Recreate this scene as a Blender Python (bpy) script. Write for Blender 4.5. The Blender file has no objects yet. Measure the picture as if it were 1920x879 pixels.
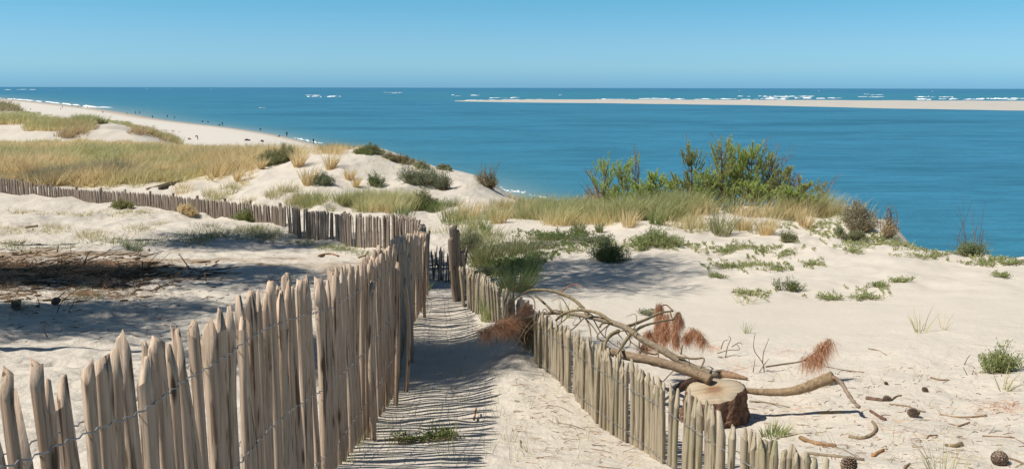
import bpy, math, random
import numpy as np
from mathutils import Matrix, Vector
random.seed(7); RNG = np.random.default_rng(7)
SC = bpy.context.scene; COL = SC.collection
# ---------------------------------------------------------------- camera
F = 1663.0; CX, CY = 960.0, 439.5; PITCH = math.radians(9.38); ROLL = math.radians(0.11); EYE = 17.4
cam = bpy.data.cameras.new('camera'); cam.sensor_width = 36; cam.lens = 36 * F / 1920
cam.clip_start = 0.05; cam.clip_end = 200000
co = bpy.data.objects.new('camera', cam); COL.objects.link(co)
MC = Matrix.Rotation(math.pi/2 - PITCH, 4, 'X') @ Matrix.Rotation(ROLL, 4, 'Z')
co.matrix_world = Matrix.Translation((0, 0, EYE)) @ MC
SC.camera = co
# ---------------------------------------------------------------- world, sun, exposure
SUN_EL = math.radians(54); SUN_BACK = math.radians(12)
SC.view_settings.view_transform = 'Standard'; SC.view_settings.look = 'None'
SC.view_settings.exposure = 0.10; SC.view_settings.gamma = 1
w = bpy.data.worlds.new('World'); SC.world = w; w.use_nodes = True
nt = w.node_tree; nt.nodes.clear()
sky = nt.nodes.new('ShaderNodeTexSky'); sky.sky_type = 'NISHITA'; sky.sun_disc = False
sky.sun_elevation = SUN_EL; sky.sun_rotation = math.radians(270 - 12)
sky.air_density = 1.0; sky.dust_density = 0.5; sky.ozone_density = 1.5; sky.altitude = 0
# sky tint, dimmed overhead to deepen the shade: bluer towards the sea horizon than the stock sky, in every direction alike
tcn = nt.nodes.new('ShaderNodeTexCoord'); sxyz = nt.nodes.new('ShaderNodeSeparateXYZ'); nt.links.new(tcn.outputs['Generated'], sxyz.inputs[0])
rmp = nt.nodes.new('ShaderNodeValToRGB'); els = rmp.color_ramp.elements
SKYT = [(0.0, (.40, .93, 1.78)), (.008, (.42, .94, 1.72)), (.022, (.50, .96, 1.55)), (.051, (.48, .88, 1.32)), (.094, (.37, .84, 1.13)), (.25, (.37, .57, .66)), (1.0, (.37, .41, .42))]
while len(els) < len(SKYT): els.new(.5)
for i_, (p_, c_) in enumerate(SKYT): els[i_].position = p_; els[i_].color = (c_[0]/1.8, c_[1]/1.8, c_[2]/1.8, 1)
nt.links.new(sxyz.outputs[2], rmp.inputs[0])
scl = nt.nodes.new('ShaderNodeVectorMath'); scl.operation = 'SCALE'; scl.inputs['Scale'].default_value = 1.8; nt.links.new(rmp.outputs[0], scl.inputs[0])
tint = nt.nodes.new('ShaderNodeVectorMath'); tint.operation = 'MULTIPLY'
bg = nt.nodes.new('ShaderNodeBackground'); bg.inputs[1].default_value = 0.10
wo = nt.nodes.new('ShaderNodeOutputWorld')
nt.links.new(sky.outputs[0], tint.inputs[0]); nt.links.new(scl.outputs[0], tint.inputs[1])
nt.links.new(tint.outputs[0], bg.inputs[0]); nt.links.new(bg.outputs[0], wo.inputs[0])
sl = bpy.data.lights.new('sun', 'SUN'); sl.energy = 4.8; sl.angle = math.radians(0.55); sl.color = (1.0, 0.945, 0.85)
so = bpy.data.objects.new('sun', sl); COL.objects.link(so)
sdir = Vector((-math.cos(SUN_BACK)*math.cos(SUN_EL), -math.sin(SUN_BACK)*math.cos(SUN_EL), math.sin(SUN_EL)))
so.rotation_euler = sdir.to_track_quat('Z', 'Y').to_euler(); so.location = (-20, -10, 60)

# ---------------------------------------------------------------- pixel <-> world
R3 = np.array([[MC[i][j] for j in range(3)] for i in range(3)])
def ray(px, py):
    return R3 @ np.array([(px-CX)/F, -(py-CY)/F, -1.0])
def at(px, py, Y):
    d = ray(px, py); return np.array([d[0]/d[1]*Y, Y, EYE + d[2]/d[1]*Y])
def project(p):
    v = R3.T @ (np.asarray(p, float) - [0, 0, EYE]); return CX - F*v[0]/v[2], CY + F*v[1]/v[2]
# ---------------------------------------------------------------- noise
def _h(ix, iy, s):
    n = (ix.astype(np.int64)*374761393 + iy.astype(np.int64)*668265263 + s*1274126177) & 0xffffffff
    n = ((n ^ (n >> 13))*1274126177) & 0xffffffff
    return ((n ^ (n >> 16)) & 0xffff)/65535.0
def vnoise(x, y, s=0):
    x = np.asarray(x, float); y = np.asarray(y, float)
    ix = np.floor(x); iy = np.floor(y); fx = x-ix; fy = y-iy
    fx = fx*fx*fx*(fx*(fx*6-15)+10); fy = fy*fy*fy*(fy*(fy*6-15)+10)
    a = _h(ix, iy, s); b = _h(ix+1, iy, s); c = _h(ix, iy+1, s); d = _h(ix+1, iy+1, s)
    return (a+(b-a)*fx + (c-a)*fy + (a-b-c+d)*fx*fy)*2-1
def fbm(x, y, s=0, o=4):
    r = 0; a = 1.0; t = 0
    for k in range(o):
        r = r + a*vnoise(x*2**k+k*17.3, y*2**k-k*9.1, s+k*31); t += a; a *= .5
    return r/t
def sst(a, b, x):
    t = np.clip((x-a)/(b-a), 0, 1); return t*t*(3-2*t)
# ---------------------------------------------------------------- terrain control rows: Y -> (px, drop below eye | py when > 100)
ROWS = {
 0.9: [(960, 1.75)],
 2: [(-600, 1.8), (500, 1.85), (960, 1.95), (1500, 1.95), (2500, 1.95)],
 5: [(-600, 2.05), (400, 2.15), (640, 2.24), (840, 2.27), (960, 2.30), (1300, 2.32), (1600, 2.24), (1920, 2.2), (2600, 2.1)],
 7: [(-600, 2.3), (0, 2.4), (500, 2.55), (700, 2.66), (850, 2.66), (950, 2.68), (1100, 2.68), (1200, 2.72), (1350, 2.74), (1600, 2.58), (1920, 2.42), (2600, 2.3)],
 9: [(-600, 2.5), (0, 2.68), (500, 2.78), (730, 2.98), (850, 2.97), (920, 2.86), (970, 2.72), (1010, 2.84), (1100, 2.86), (1300, 2.84), (1600, 2.74), (1920, 2.55), (2600, 2.4)],
 12: [(-600, 2.8), (0, 3.05), (500, 3.1), (760, 3.28), (850, 3.3), (930, 3.18), (1000, 3.12), (1200, 3.16), (1500, 3.08), (1920, 2.84), (2600, 2.7)],
 15: [(-600, 3.2), (0, 3.45), (500, 3.5), (797, 3.52), (850, 3.52), (960, 3.42), (1100, 3.42), (1300, 3.36), (1500, 3.27), (1920, 3.02), (2600, 2.9)],
 17: [(-600, 3.4), (0, 3.65), (500, 3.68), (800, 3.74), (1000, 3.62), (1100, 3.58), (1250, 3.5), (1500, 3.4), (1700, 3.28), (1920, 476), (2300, 3.3), (2600, 3.6)],
 20: [(-600, 3.7), (0, 3.95), (500, 3.95), (700, 4.0), (850, 3.98), (1000, 3.8), (1100, 3.74), (1300, 3.64), (1500, 3.52), (1600, 3.46), (1650, 3.40), (1700, 450), (1800, 474), (1850, 3.95), (1920, 4.5), (2600, 7)],
 26: [(-600, 4.1), (0, 4.32), (300, 4.34), (500, 4.5), (700, 4.3), (900, 4.1), (1000, 4.0), (1100, 3.85), (1200, 3.76), (1350, 3.64), (1500, 3.6), (1560, 3.55), (1600, 3.45), (1650, 3.5), (1676, 3.9), (1705, 5.0), (1750, 5.8), (1800, 6.3), (2000, 8), (2600, 10)],
 29: [(-600, 4.3), (0, 4.5), (500, 4.6), (700, 4.45), (900, 4.3), (1050, 4.1), (1150, 4.0), (1300, 3.9), (1450, 3.95), (1550, 4.1), (1620, 4.5), (1670, 6.0), (1750, 7.6), (2000, 9.5), (2600, 12)],
 33: [(-600, 4.6), (0, 4.68), (300, 4.82), (500, 4.75), (700, 4.66), (900, 4.62), (1000, 4.6), (1100, 4.6), (1200, 4.8), (1400, 5.3), (1600, 6.8), (1700, 8.2), (2000, 11), (2600, 13)],
 40: [(-600, 4.9), (0, 4.97), (300, 5.04), (400, 4.8), (500, 4.28), (600, 4.08), (700, 4.26), (800, 4.24), (850, 4.28), (900, 4.4), (940, 4.6), (1000, 5.15), (1050, 6.0), (1100, 7.0), (1400, 9.5), (1700, 12), (2600, 15)],
 50: [(-600, 5.0), (0, 5.0), (200, 5.04), (350, 5.04), (400, 4.7), (450, 4.3), (550, 3.6), (600, 3.2), (640, 3.0), (700, 3.1), (760, 3.6), (820, 4.1), (900, 4.8), (940, 5.4), (1000, 8), (1100, 10.5), (1400, 12.5), (1900, 15.5), (2600, 17)],
 62: [(-600, 5.1), (0, 5.15), (200, 5.15), (350, 5.15), (450, 4.8), (550, 4.6), (600, 4.9), (640, 5.8), (760, 8), (900, 11), (1000, 12.5), (1100, 14), (1400, 16), (1900, 18)],
 90: [(-600, 5.4), (0, 5.6), (200, 5.7), (350, 5.95), (450, 6.25), (550, 6.5), (600, 7.5), (640, 9.5), (760, 13), (900, 15), (1000, 16.2), (1100, 16.9), (1400, 18.5), (2000, 21)],
 100: [(-600, 4.6), (0, 4.75), (100, 4.8), (200, 5.0), (270, 5.5), (330, 6.2), (400, 8), (500, 10), (600, 12), (760, 14.5), (1000, 16.7), (1400, 20), (2000, 22)],
 115: [(-600, 4.0), (0, 4.1), (100, 3.95), (150, 3.95), (200, 4.15), (260, 5.2), (330, 6.7), (400, 10.5), (500, 12.5), (640, 14.4), (800, 15.7), (1000, 16.9), (1100, 17.4), (1400, 20), (2000, 23)],
 150: [(-600, 3.5), (0, 4.1), (60, 5.2), (120, 8), (200, 11), (330, 13.3), (500, 14.5), (640, 15.5), (800, 16.5), (960, 17.4), (1100, 19), (1400, 22), (2000, 24)],
 250: [(-600, 3.0), (0, 3.4), (30, 5.2), (55, 8.0), (100, 13), (200, 14.2), (500, 15.4), (600, 17.0), (660, 17.6), (800, 19.5), (1400, 25)],
 350: [(-600, 6), (0, 10), (60, 13.8), (100, 14.8), (300, 15.6), (400, 16.3), (490, 17.4), (640, 19.5), (1000, 23)],
 500: [(-600, 12), (0, 14.4), (100, 15.3), (200, 16.5), (290, 17.4), (400, 18.8), (640, 22)],
 730: [(-600, 13), (0, 15.4), (100, 16.6), (178, 17.4), (300, 18.6), (640, 23)],
 1080: [(-600, 14), (0, 16.7), (58, 17.4), (200, 19), (640, 24)],
 1400: [(-600, 14.5), (-12, 17.4), (60, 18.2), (300, 21)],
 2600: [(-900, 15), (-300, 17.4), (0, 19), (400, 23)],
 6000: [(-900, 20), (400, 25)],
}
UG = np.linspace(-1.5, 1.5, 900); LG = np.linspace(math.log(0.7), math.log(6000), 1000)
_ky = sorted(ROWS); _tab = []
for Y in _ky:
    us, ds = [], []
    for px, v in ROWS[Y]:
        if v > 100:
            d = ray(px, v); us.append(d[0]/d[1]); ds.append(-d[2]/d[1]*Y)
        else:
            py = CY + F*math.tan(math.atan(v/Y) - PITCH); d = ray(px, py); us.append(d[0]/d[1]); ds.append(v)
    _tab.append(np.interp(UG, us, ds))
_tab = np.array(_tab); _ly = np.log(_ky)
DT = np.empty((len(LG), len(UG)))
for j in range(len(UG)): DT[:, j] = np.interp(LG, _ly, _tab[:, j])
def blur(A, s, ax):
    n = int(s*3)+1; k = np.exp(-.5*(np.arange(-n, n+1)/s)**2); k /= k.sum()
    P = np.pad(A, [(n, n) if a == ax else (0, 0) for a in range(2)], mode='edge')
    return sum(k[i]*(P[i:i+A.shape[0], :] if ax == 0 else P[:, i:i+A.shape[1]]) for i in range(2*n+1))
DT = blur(blur(DT, 4.5, 0), 3.5, 1)
def base_drop(u, L):
    i = np.clip((L-LG[0])/(LG[1]-LG[0]), 0, len(LG)-1.001); j = np.clip((u-UG[0])/(UG[1]-UG[0]), 0, len(UG)-1.001)
    i0 = i.astype(int); j0 = j.astype(int); a = i-i0; b = j-j0
    return (DT[i0, j0]*(1-a)+DT[i0+1, j0]*a)*(1-b) + (DT[i0, j0+1]*(1-a)+DT[i0+1, j0+1]*a)*b
def H(x, y):
    x = np.atleast_1d(np.asarray(x, float)); y = np.atleast_1d(np.asarray(y, float))
    r = np.hypot(x, y); Y = np.maximum(y, r*0.55)
    u = np.clip(x/np.maximum(Y, 1e-3), -1.49, 1.49)
    z = EYE - base_drop(u, np.log(np.maximum(Y, .71)))
    left = sst(-.9, -1.6, x); right = sst(1.2, 2.2, x)
    path = (1-left)*(1-sst(.2, .9, x))
    near = 1-sst(30, 60, r); beach = sst(110, 220, r)
    z = z + near*(.035*fbm(x*.9, y*.9, 3, 3)*(1-.4*right))
    # trampled sand on the left
    f = fbm(x*1.7+.4*y, y*2.6, 11, 3)
    z = z + left*near*sst(3, 6, r)*(.075*f + .03*np.abs(fbm(x*4.2, y*5.1, 17, 2)))
    # footprints and small humps on the path
    z = z + path*near*(.030*fbm(x*2.2, y*4.2, 23, 3) - .025*np.maximum(0, fbm(x*3.3, y*3.9, 29, 1)-.35))
    # right hand slope: soft pits close by, smooth blown sand behind
    z = z + right*(1-sst(8, 13, r))*(.026*fbm(x*3, y*3, 37, 3) - .05*np.maximum(0, fbm(x*2.1, y*2.3, 41, 1)-.3))
    z = z + right*sst(9, 14, r)*near*(.05*fbm(x*.55, y*.8, 43, 3))
    hill = sst(22, 34, r)*(1-sst(70, 100, r))
    hn = fbm(x*.42, y*.30, 47, 4); z = z + hill*(.20*hn + .22*(.5-np.abs(fbm(x*.33, y*.26, 49, 3))*1.6))
    z = z + sst(17, 22, r)*(1-sst(34, 44, r))*sst(.26, .36, u)*(.24*fbm(x*.8, y*.7, 53, 3)+.12*fbm(x*2.1, y*1.9, 57, 2))
    z = z + sst(12, 16, r)*(1-sst(30, 40, r))*sst(.0, .12, u)*(.07*fbm(x*1.5, y*1.2, 58, 3)+.14*fbm(x*.55, y*.45, 63, 2)*sst(16, 20, r))
    z = z + sst(95, 105, r)*(1-sst(125, 150, r))*.75*fbm(x*.14, y*.11, 59, 4)
    z = z + sst(190, 240, r)*(1-sst(260, 300, r))*sst(-.5, -.56, u)*.8*fbm(x*.05, y*.05, 61, 4)
    return z
def H1(x, y): return float(H(x, y)[0])
_LY = np.exp(np.linspace(math.log(1.5), math.log(2500), 420))
def _gb(x, y): return np.maximum(EYE - base_drop(np.clip(x/np.maximum(y, 1e-3), -1.49, 1.49), np.log(np.maximum(y, .71))), 0)
def hit(px, py, ymax=None):
    """ground (or sea) point seen at this place of the photograph"""
    d = ray(px, py); ax, az = d[0]/d[1], d[2]/d[1]
    z = EYE + az*_LY; k = np.nonzero(z < _gb(ax*_LY, _LY)+.05)[0]; k = k[0] if len(k) else len(_LY)-1
    a, b = _LY[max(k-3, 0)], _LY[min(k+3, len(_LY)-1)]
    for _ in range(2):
        L = np.linspace(a, b, 14); z = EYE + az*L; g = np.maximum(H(ax*L, L), 0); k = np.nonzero(z < g)[0]; k = k[0] if len(k) else 13
        a, b = L[max(k-1, 0)], L[k]
    Y = (a+b)/2
    if ymax and Y > ymax: Y = ymax
    X = ax*Y; return np.array([X, Y, max(H1(X, Y), 0)])

def hitv(px, py, ymax=None):
    px = np.asarray(px, float); py = np.asarray(py, float); out = []
    for s in range(0, len(px), 400):
        v = np.stack([(px[s:s+400]-CX)/F, -(py[s:s+400]-CY)/F, -np.ones(len(px[s:s+400]))]); d = R3 @ v; ax = d[0]/d[1]; az = d[2]/d[1]; n = len(ax)
        X = ax[:, None]*_LY[None, :]; Yv = np.broadcast_to(_LY, X.shape); below = (EYE+az[:, None]*Yv) < _gb(X.ravel(), Yv.ravel()).reshape(X.shape)+.05
        k = np.where(below.any(1), below.argmax(1), len(_LY)-1); a = _LY[np.maximum(k-3, 0)]; b = _LY[np.minimum(k+3, len(_LY)-1)]
        for _ in range(2):
            L = a[:, None]+(b-a)[:, None]*np.linspace(0, 1, 9)[None]; g = np.maximum(H((ax[:, None]*L).ravel(), L.ravel()), 0).reshape(L.shape); bl = (EYE+az[:, None]*L) < g
            k = np.where(bl.any(1), bl.argmax(1), 8); r_ = np.arange(n); a = L[r_, np.maximum(k-1, 0)]; b = L[r_, k]
        Y = (a+b)/2; Y = np.minimum(Y, ymax) if ymax else Y; X = ax*Y; out.append(np.stack([X, Y, np.maximum(H(X, Y), 0)], 1))
    return np.concatenate(out)

# ---------------------------------------------------------------- mesh helpers
class MB:
    def __init__(s): s.v = []; s.f = []; s.c = []; s.n = 0
    def add(s, V, T, C=None):
        V = np.asarray(V, float).reshape(-1, 3); T = np.asarray(T, int).reshape(-1, 3)
        s.v.append(V); s.f.append(T+s.n); s.n += len(V)
        if C is None: C = np.ones((len(V), 3))
        s.c.append(np.broadcast_to(np.asarray(C, float), (len(V), 3)))
    def mesh(s, name, mats, smooth=False):
        me = bpy.data.meshes.new(name); V = np.concatenate(s.v); T = np.concatenate(s.f); C = np.concatenate(s.c)
        me.vertices.add(len(V)); me.vertices.foreach_set('co', V.astype(np.float32).ravel())
        me.loops.add(len(T)*3); me.loops.foreach_set('vertex_index', T.astype(np.int32).ravel())
        me.polygons.add(len(T)); me.polygons.foreach_set('loop_start', np.arange(0, len(T)*3, 3, dtype=np.int32))
        if smooth: me.polygons.foreach_set('use_smooth', np.ones(len(T), bool))
        me.update(calc_edges=True)
        ca = me.color_attributes.new('tint', 'FLOAT_COLOR', 'POINT')
        ca.data.foreach_set('color', np.hstack([C, np.ones((len(C), 1))]).astype(np.float32).ravel())
        if not isinstance(mats, (list, tuple)): mats = [mats]
        for m in mats: me.materials.append(m)
        return me
    def obj(s, name, mats, parent=None, smooth=False, loc=None):
        me = s.mesh(name, mats, smooth)
        if loc is not None: me.transform(Matrix.Translation(-Vector(loc)))
        o = bpy.data.objects.new(name, me); COL.objects.link(o)
        if loc is not None: o.location = loc
        if parent is not None: o.parent = parent
        return o
def link(name, me, loc=(0, 0, 0), rot=(0, 0, 0), sc=(1, 1, 1), parent=None):
    o = bpy.data.objects.new(name, me); COL.objects.link(o); o.location = loc; o.rotation_euler = rot; o.scale = sc
    if parent is not None: o.parent = parent
    return o
def tag(o, label=None, cat=None, group=None, kind=None):
    if label: o['label'] = label
    if cat: o['category'] = cat
    if group: o['group'] = group
    if kind: o['kind'] = kind
    return o
def empty(name, loc, label, cat, group=None):
    o = bpy.data.objects.new(name, None); COL.objects.link(o); o.location = loc; o.empty_display_size = .2
    return tag(o, label, cat, group)
def grid_tris(nr, nc):
    i = np.arange(nr-1)[:, None]*nc + np.arange(nc-1)[None, :]; i = i.ravel()
    return np.concatenate([np.stack([i, i+1, i+nc+1], 1), np.stack([i, i+nc+1, i+nc], 1)])
def unit(a): return a/np.maximum(np.linalg.norm(a, axis=-1, keepdims=True), 1e-9)
def tube(mb, P, Rr, sides=6, col=(1, 1, 1), rough=0.0, seed=0, cap=True, twist=0.0):
    P = np.asarray(P, float); n = len(P); Rr = np.broadcast_to(np.asarray(Rr, float), (n,))
    T = unit(np.gradient(P, axis=0)); up = np.array([0, 0, 1.0]) if abs(T[0][2]) < .9 else np.array([1.0, 0, 0])
    rg = np.random.default_rng(seed); V = []
    a = np.cross(T[0], up); a /= np.linalg.norm(a)
    for i in range(n):
        a = a - T[i]*np.dot(a, T[i]); a /= max(np.linalg.norm(a), 1e-9); b = np.cross(T[i], a)
        for k in range(sides):
            th = 2*math.pi*k/sides + twist*i; r = Rr[i]*(1+rough*(rg.random()*2-1))
            V.append(P[i]+r*(a*math.cos(th)+b*math.sin(th)))
    F_ = []
    for i in range(n-1):
        for k in range(sides):
            p = i*sides+k; q = i*sides+(k+1) % sides
            F_ += [(p, q, q+sides), (p, q+sides, p+sides)]
    if cap:
        V.append(P[0]); V.append(P[-1]); c0 = len(V)-2; c1 = len(V)-1
        for k in range(sides):
            F_.append((c0, (k+1) % sides, k)); F_.append((c1, (n-1)*sides+k, (n-1)*sides+(k+1) % sides))
    mb.add(V, F_, col)
def smooth_path(P, m=6):
    P = np.asarray(P, float)
    if len(P) < 3: 
        t = np.linspace(0, 1, m)[:, None]; return P[0]*(1-t)+P[-1]*t
    Q = np.vstack([2*P[0]-P[1], P, 2*P[-1]-P[-2]]); out = []
    for i in range(1, len(Q)-2):
        for t in np.arange(m)/m:
            a, b, c, d = Q[i-1], Q[i], Q[i+1], Q[i+2]
            out.append(.5*((2*b)+(-a+c)*t+(2*a-5*b+4*c-d)*t*t+(-a+3*b-3*c+d)*t**3))
    out.append(Q[-2]); return np.array(out)
def blades(mb, P, D, L, W, bend, c0, c1, seg=2, leaf=False):
    """many grass blades / needles / leaves at once"""
    P = np.asarray(P, float); n = len(P); D = unit(np.broadcast_to(np.asarray(D, float), (n, 3)))
    L = np.broadcast_to(np.asarray(L, float), (n,))[:, None]; W = np.broadcast_to(np.asarray(W, float), (n,))[:, None]
    bend = np.broadcast_to(np.asarray(bend, float), (n, 3))
    c0 = np.broadcast_to(np.asarray(c0, float), (n, 3)); c1 = np.broadcast_to(np.asarray(c1, float), (n, 3))
    rv = unit(RNG.normal(size=(n, 3))); S = unit(np.cross(D, rv))*W*.5
    tip = P+D*L+bend*L
    if leaf:
        mid = P+D*L*.5+bend*L*.25
        V = np.stack([P, mid-S, mid+S, tip], 1); T = np.array([[0, 2, 1], [1, 2, 3]]); k = 4; C = np.stack([c0, (c0+c1)/2, (c0+c1)/2, c1], 1)
    elif seg == 1:
        V = np.stack([P-S, P+S, tip], 1); T = np.array([[0, 1, 2]]); k = 3; C = np.stack([c0, c0, c1], 1)
    else:
        mid = P+D*L*.55+bend*L*.28
        V = np.stack([P-S, P+S, mid-S*.8, mid+S*.8, tip], 1); T = np.array([[0, 1, 3], [0, 3, 2], [2, 3, 4]]); k = 5
        C = np.stack([c0, c0, (c0+c1)/2, (c0+c1)/2, c1], 1)
    Tt = (np.arange(n)[:, None, None]*k + T[None]).reshape(-1, 3)
    mb.add(V.reshape(-1, 3), Tt, C.reshape(-1, 3))
def rcol(n, a, b, j=.12):
    t = RNG.random((n, 1)); c = np.array(a)*(1-t)+np.array(b)*t
    return np.clip(c*(1+RNG.normal(size=(n, 1))*j), 0.005, 1)

# ---------------------------------------------------------------- materials
def newmat(name):
    m = bpy.data.materials.new(name); m.use_nodes = True; n = m.node_tree.nodes; l = m.node_tree.links
    return m, n, l, n['Principled BSDF']
def N(n, t, **kw):
    x = n.new(t)
    for k, v in kw.items(): setattr(x, k, v)
    return x
def ramp(n, pts):
    r = N(n, 'ShaderNodeValToRGB'); e = r.color_ramp.elements
    while len(e) < len(pts): e.new(.5)
    for i, (p, c) in enumerate(pts): e[i].position = p; e[i].color = (*c, 1) if len(c) == 3 else c
    return r
def mixc(n, l, f, a, b, mode='MIX'):
    x = N(n, 'ShaderNodeMix', data_type='RGBA', blend_type=mode)
    for s, v in ((0, f), (6, a), (7, b)):
        if hasattr(v, 'is_linked'): l.new(v, x.inputs[s])
        elif s: x.inputs[s].default_value = (*v, 1)
        else: x.inputs[0].default_value = v
    return x.outputs[2]
def noise(n, l, vec, scale, detail=4, rough=.5, dist=0):
    x = N(n, 'ShaderNodeTexNoise'); x.inputs['Scale'].default_value = scale; x.inputs['Detail'].default_value = detail
    x.inputs['Roughness'].default_value = rough; x.inputs['Distortion'].default_value = dist
    if vec is not None: l.new(vec, x.inputs['Vector'])
    return x.outputs['Fac']
def mapping(n, l, src, sc, rot=(0, 0, 0)):
    m = N(n, 'ShaderNodeMapping'); m.inputs['Scale'].default_value = sc; m.inputs['Rotation'].default_value = rot; l.new(src, m.inputs['Vector']); return m.outputs[0]
def bump(n, l, h, strength, dist, nrm=None):
    b = N(n, 'ShaderNodeBump'); b.inputs['Strength'].default_value = strength; b.inputs['Distance'].default_value = dist
    l.new(h, b.inputs['Height'])
    if nrm is not None: l.new(nrm, b.inputs['Normal'])
    return b.outputs[0]

def mat_sand():
    m, n, l, b = newmat('dune_sand'); tc = N(n, 'ShaderNodeTexCoord').outputs['Object']
    big = noise(n, l, tc, .35, 5, .6); mid = noise(n, l, tc, 3.0, 5, .65); fine = noise(n, l, tc, 90, 3, .7)
    c = mixc(n, l, big, (.585, .52, .442), (.66, .60, .52))
    c = mixc(n, l, mid, c, (.60, .545, .465))
    r = ramp(n, [(.42, (.86, .86, .86)), (.60, (1.05, 1.05, 1.05))]); l.new(fine, r.inputs[0])
    c = mixc(n, l, .8, c, r.outputs[0], 'MULTIPLY')
    at_ = N(n, 'ShaderNodeAttribute'); at_.attribute_name = 'tint'
    c = mixc(n, l, 1.0, c, at_.outputs['Color'], 'MULTIPLY')
    vor = N(n, 'ShaderNodeTexVoronoi'); vor.inputs['Scale'].default_value = 14; l.new(tc, vor.inputs['Vector'])
    rs = ramp(n, [(.035, (1, 1, 1)), (.06, (0, 0, 0))]); l.new(vor.outputs['Distance'], rs.inputs[0])
    gate = ramp(n, [(.52, (0, 0, 0)), (.60, (.75, .75, .75))]); l.new(noise(n, l, tc, .8, 3), gate.inputs[0])
    g2 = N(n, 'ShaderNodeMath', operation='MULTIPLY'); l.new(rs.outputs[0], g2.inputs[0]); l.new(gate.outputs[0], g2.inputs[1])
    c = mixc(n, l, g2.outputs[0], c, (.16, .11, .07))
    l.new(c, b.inputs['Base Color']); b.inputs['Roughness'].default_value = .95; b.inputs['Specular IOR Level'].default_value = .15
    sx_ = N(n, 'ShaderNodeSeparateXYZ'); l.new(tc, sx_.inputs[0])      # wind-smoothed sand on the open slope, trodden sand elsewhere
    m1 = N(n, 'ShaderNodeMapRange', clamp=True); l.new(sx_.outputs[0], m1.inputs[0]); m1.inputs[1].default_value = .6; m1.inputs[2].default_value = 2.2
    m2 = N(n, 'ShaderNodeMapRange', clamp=True); l.new(sx_.outputs[1], m2.inputs[0]); m2.inputs[1].default_value = 7.5; m2.inputs[2].default_value = 11
    mm = N(n, 'ShaderNodeMath', operation='MULTIPLY'); l.new(m1.outputs[0], mm.inputs[0]); l.new(m2.outputs[0], mm.inputs[1])
    kk = N(n, 'ShaderNodeMath', operation='MULTIPLY_ADD'); l.new(mm.outputs[0], kk.inputs[0]); kk.inputs[1].default_value = -.72; kk.inputs[2].default_value = 1.0
    hh = N(n, 'ShaderNodeMath', operation='MULTIPLY'); l.new(noise(n, l, tc, 7, 5, .6), hh.inputs[0]); l.new(kk.outputs[0], hh.inputs[1])
    n1 = bump(n, l, hh.outputs[0], .9, .045)
    n2 = bump(n, l, noise(n, l, tc, 45, 4, .7), .55, .006, n1)
    l.new(n2, b.inputs['Normal']); return m
def mat_sea():
    m, n, l, b = newmat('sea_water'); tc = N(n, 'ShaderNodeTexCoord').outputs['Object']
    sw = noise(n, l, mapping(n, l, tc, (.0035, .012, 1), (0, 0, .12)), 1.0, 5, .62, .4)
    st = noise(n, l, mapping(n, l, tc, (.012, .03, 1), (0, 0, -.06)), 1.0, 6, .68)
    r = ramp(n, [(.36, (.0, .0, .0)), (.64, (1, 1, 1))]); l.new(sw, r.inputs[0])
    c = mixc(n, l, r.outputs[0], (.012, .098, .182), (.038, .198, .315))
    r2 = ramp(n, [(.45, (0, 0, 0)), (.62, (1, 1, 1))]); l.new(st, r2.inputs[0])
    f2 = N(n, 'ShaderNodeMath', operation='MULTIPLY'); l.new(r2.outputs[0], f2.inputs[0]); f2.inputs[1].default_value = .9
    c = mixc(n, l, f2.outputs[0], c, (.042, .215, .36))
    fw = noise(n, l, mapping(n, l, tc, (.05, .26, 1), (0, 0, .08)), 1.0, 9, .80, .3); rf_ = ramp(n, [(.36, (.52, .58, .62)), (.5, (1, 1, 1)), (.64, (1.6, 1.45, 1.38))]); l.new(fw, rf_.inputs[0]); c = mixc(n, l, .9, c, rf_.outputs[0], 'MULTIPLY')  # light and dark of small wave facets painted into the water colour
    at_ = N(n, 'ShaderNodeAttribute'); at_.attribute_name = 'tint'
    sep = N(n, 'ShaderNodeSeparateColor'); l.new(at_.outputs['Color'], sep.inputs[0])
    c = mixc(n, l, sep.outputs[1], c, (.036, .20, .27))   # offshore shoals: greener water
    c = mixc(n, l, sep.outputs[0], c, (.30, .36, .33))      # ankle deep over sand
    l.new(c, b.inputs['Base Color']); b.inputs['Roughness'].default_value = .32; b.inputs['IOR'].default_value = 1.33
    b.inputs['Specular IOR Level'].default_value = .30
    w1 = noise(n, l, mapping(n, l, tc, (.22, .42, 1), (0, 0, .25)), 1.0, 6, .62, .6)
    w2 = noise(n, l, mapping(n, l, tc, (1.3, 2.2, 1), (0, 0, -.2)), 1.0, 4, .6, .5)
    n1 = bump(n, l, w1, 1.0, .55); n2 = bump(n, l, w2, .9, .10, n1)
    l.new(n2, b.inputs['Normal']); return m
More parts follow.
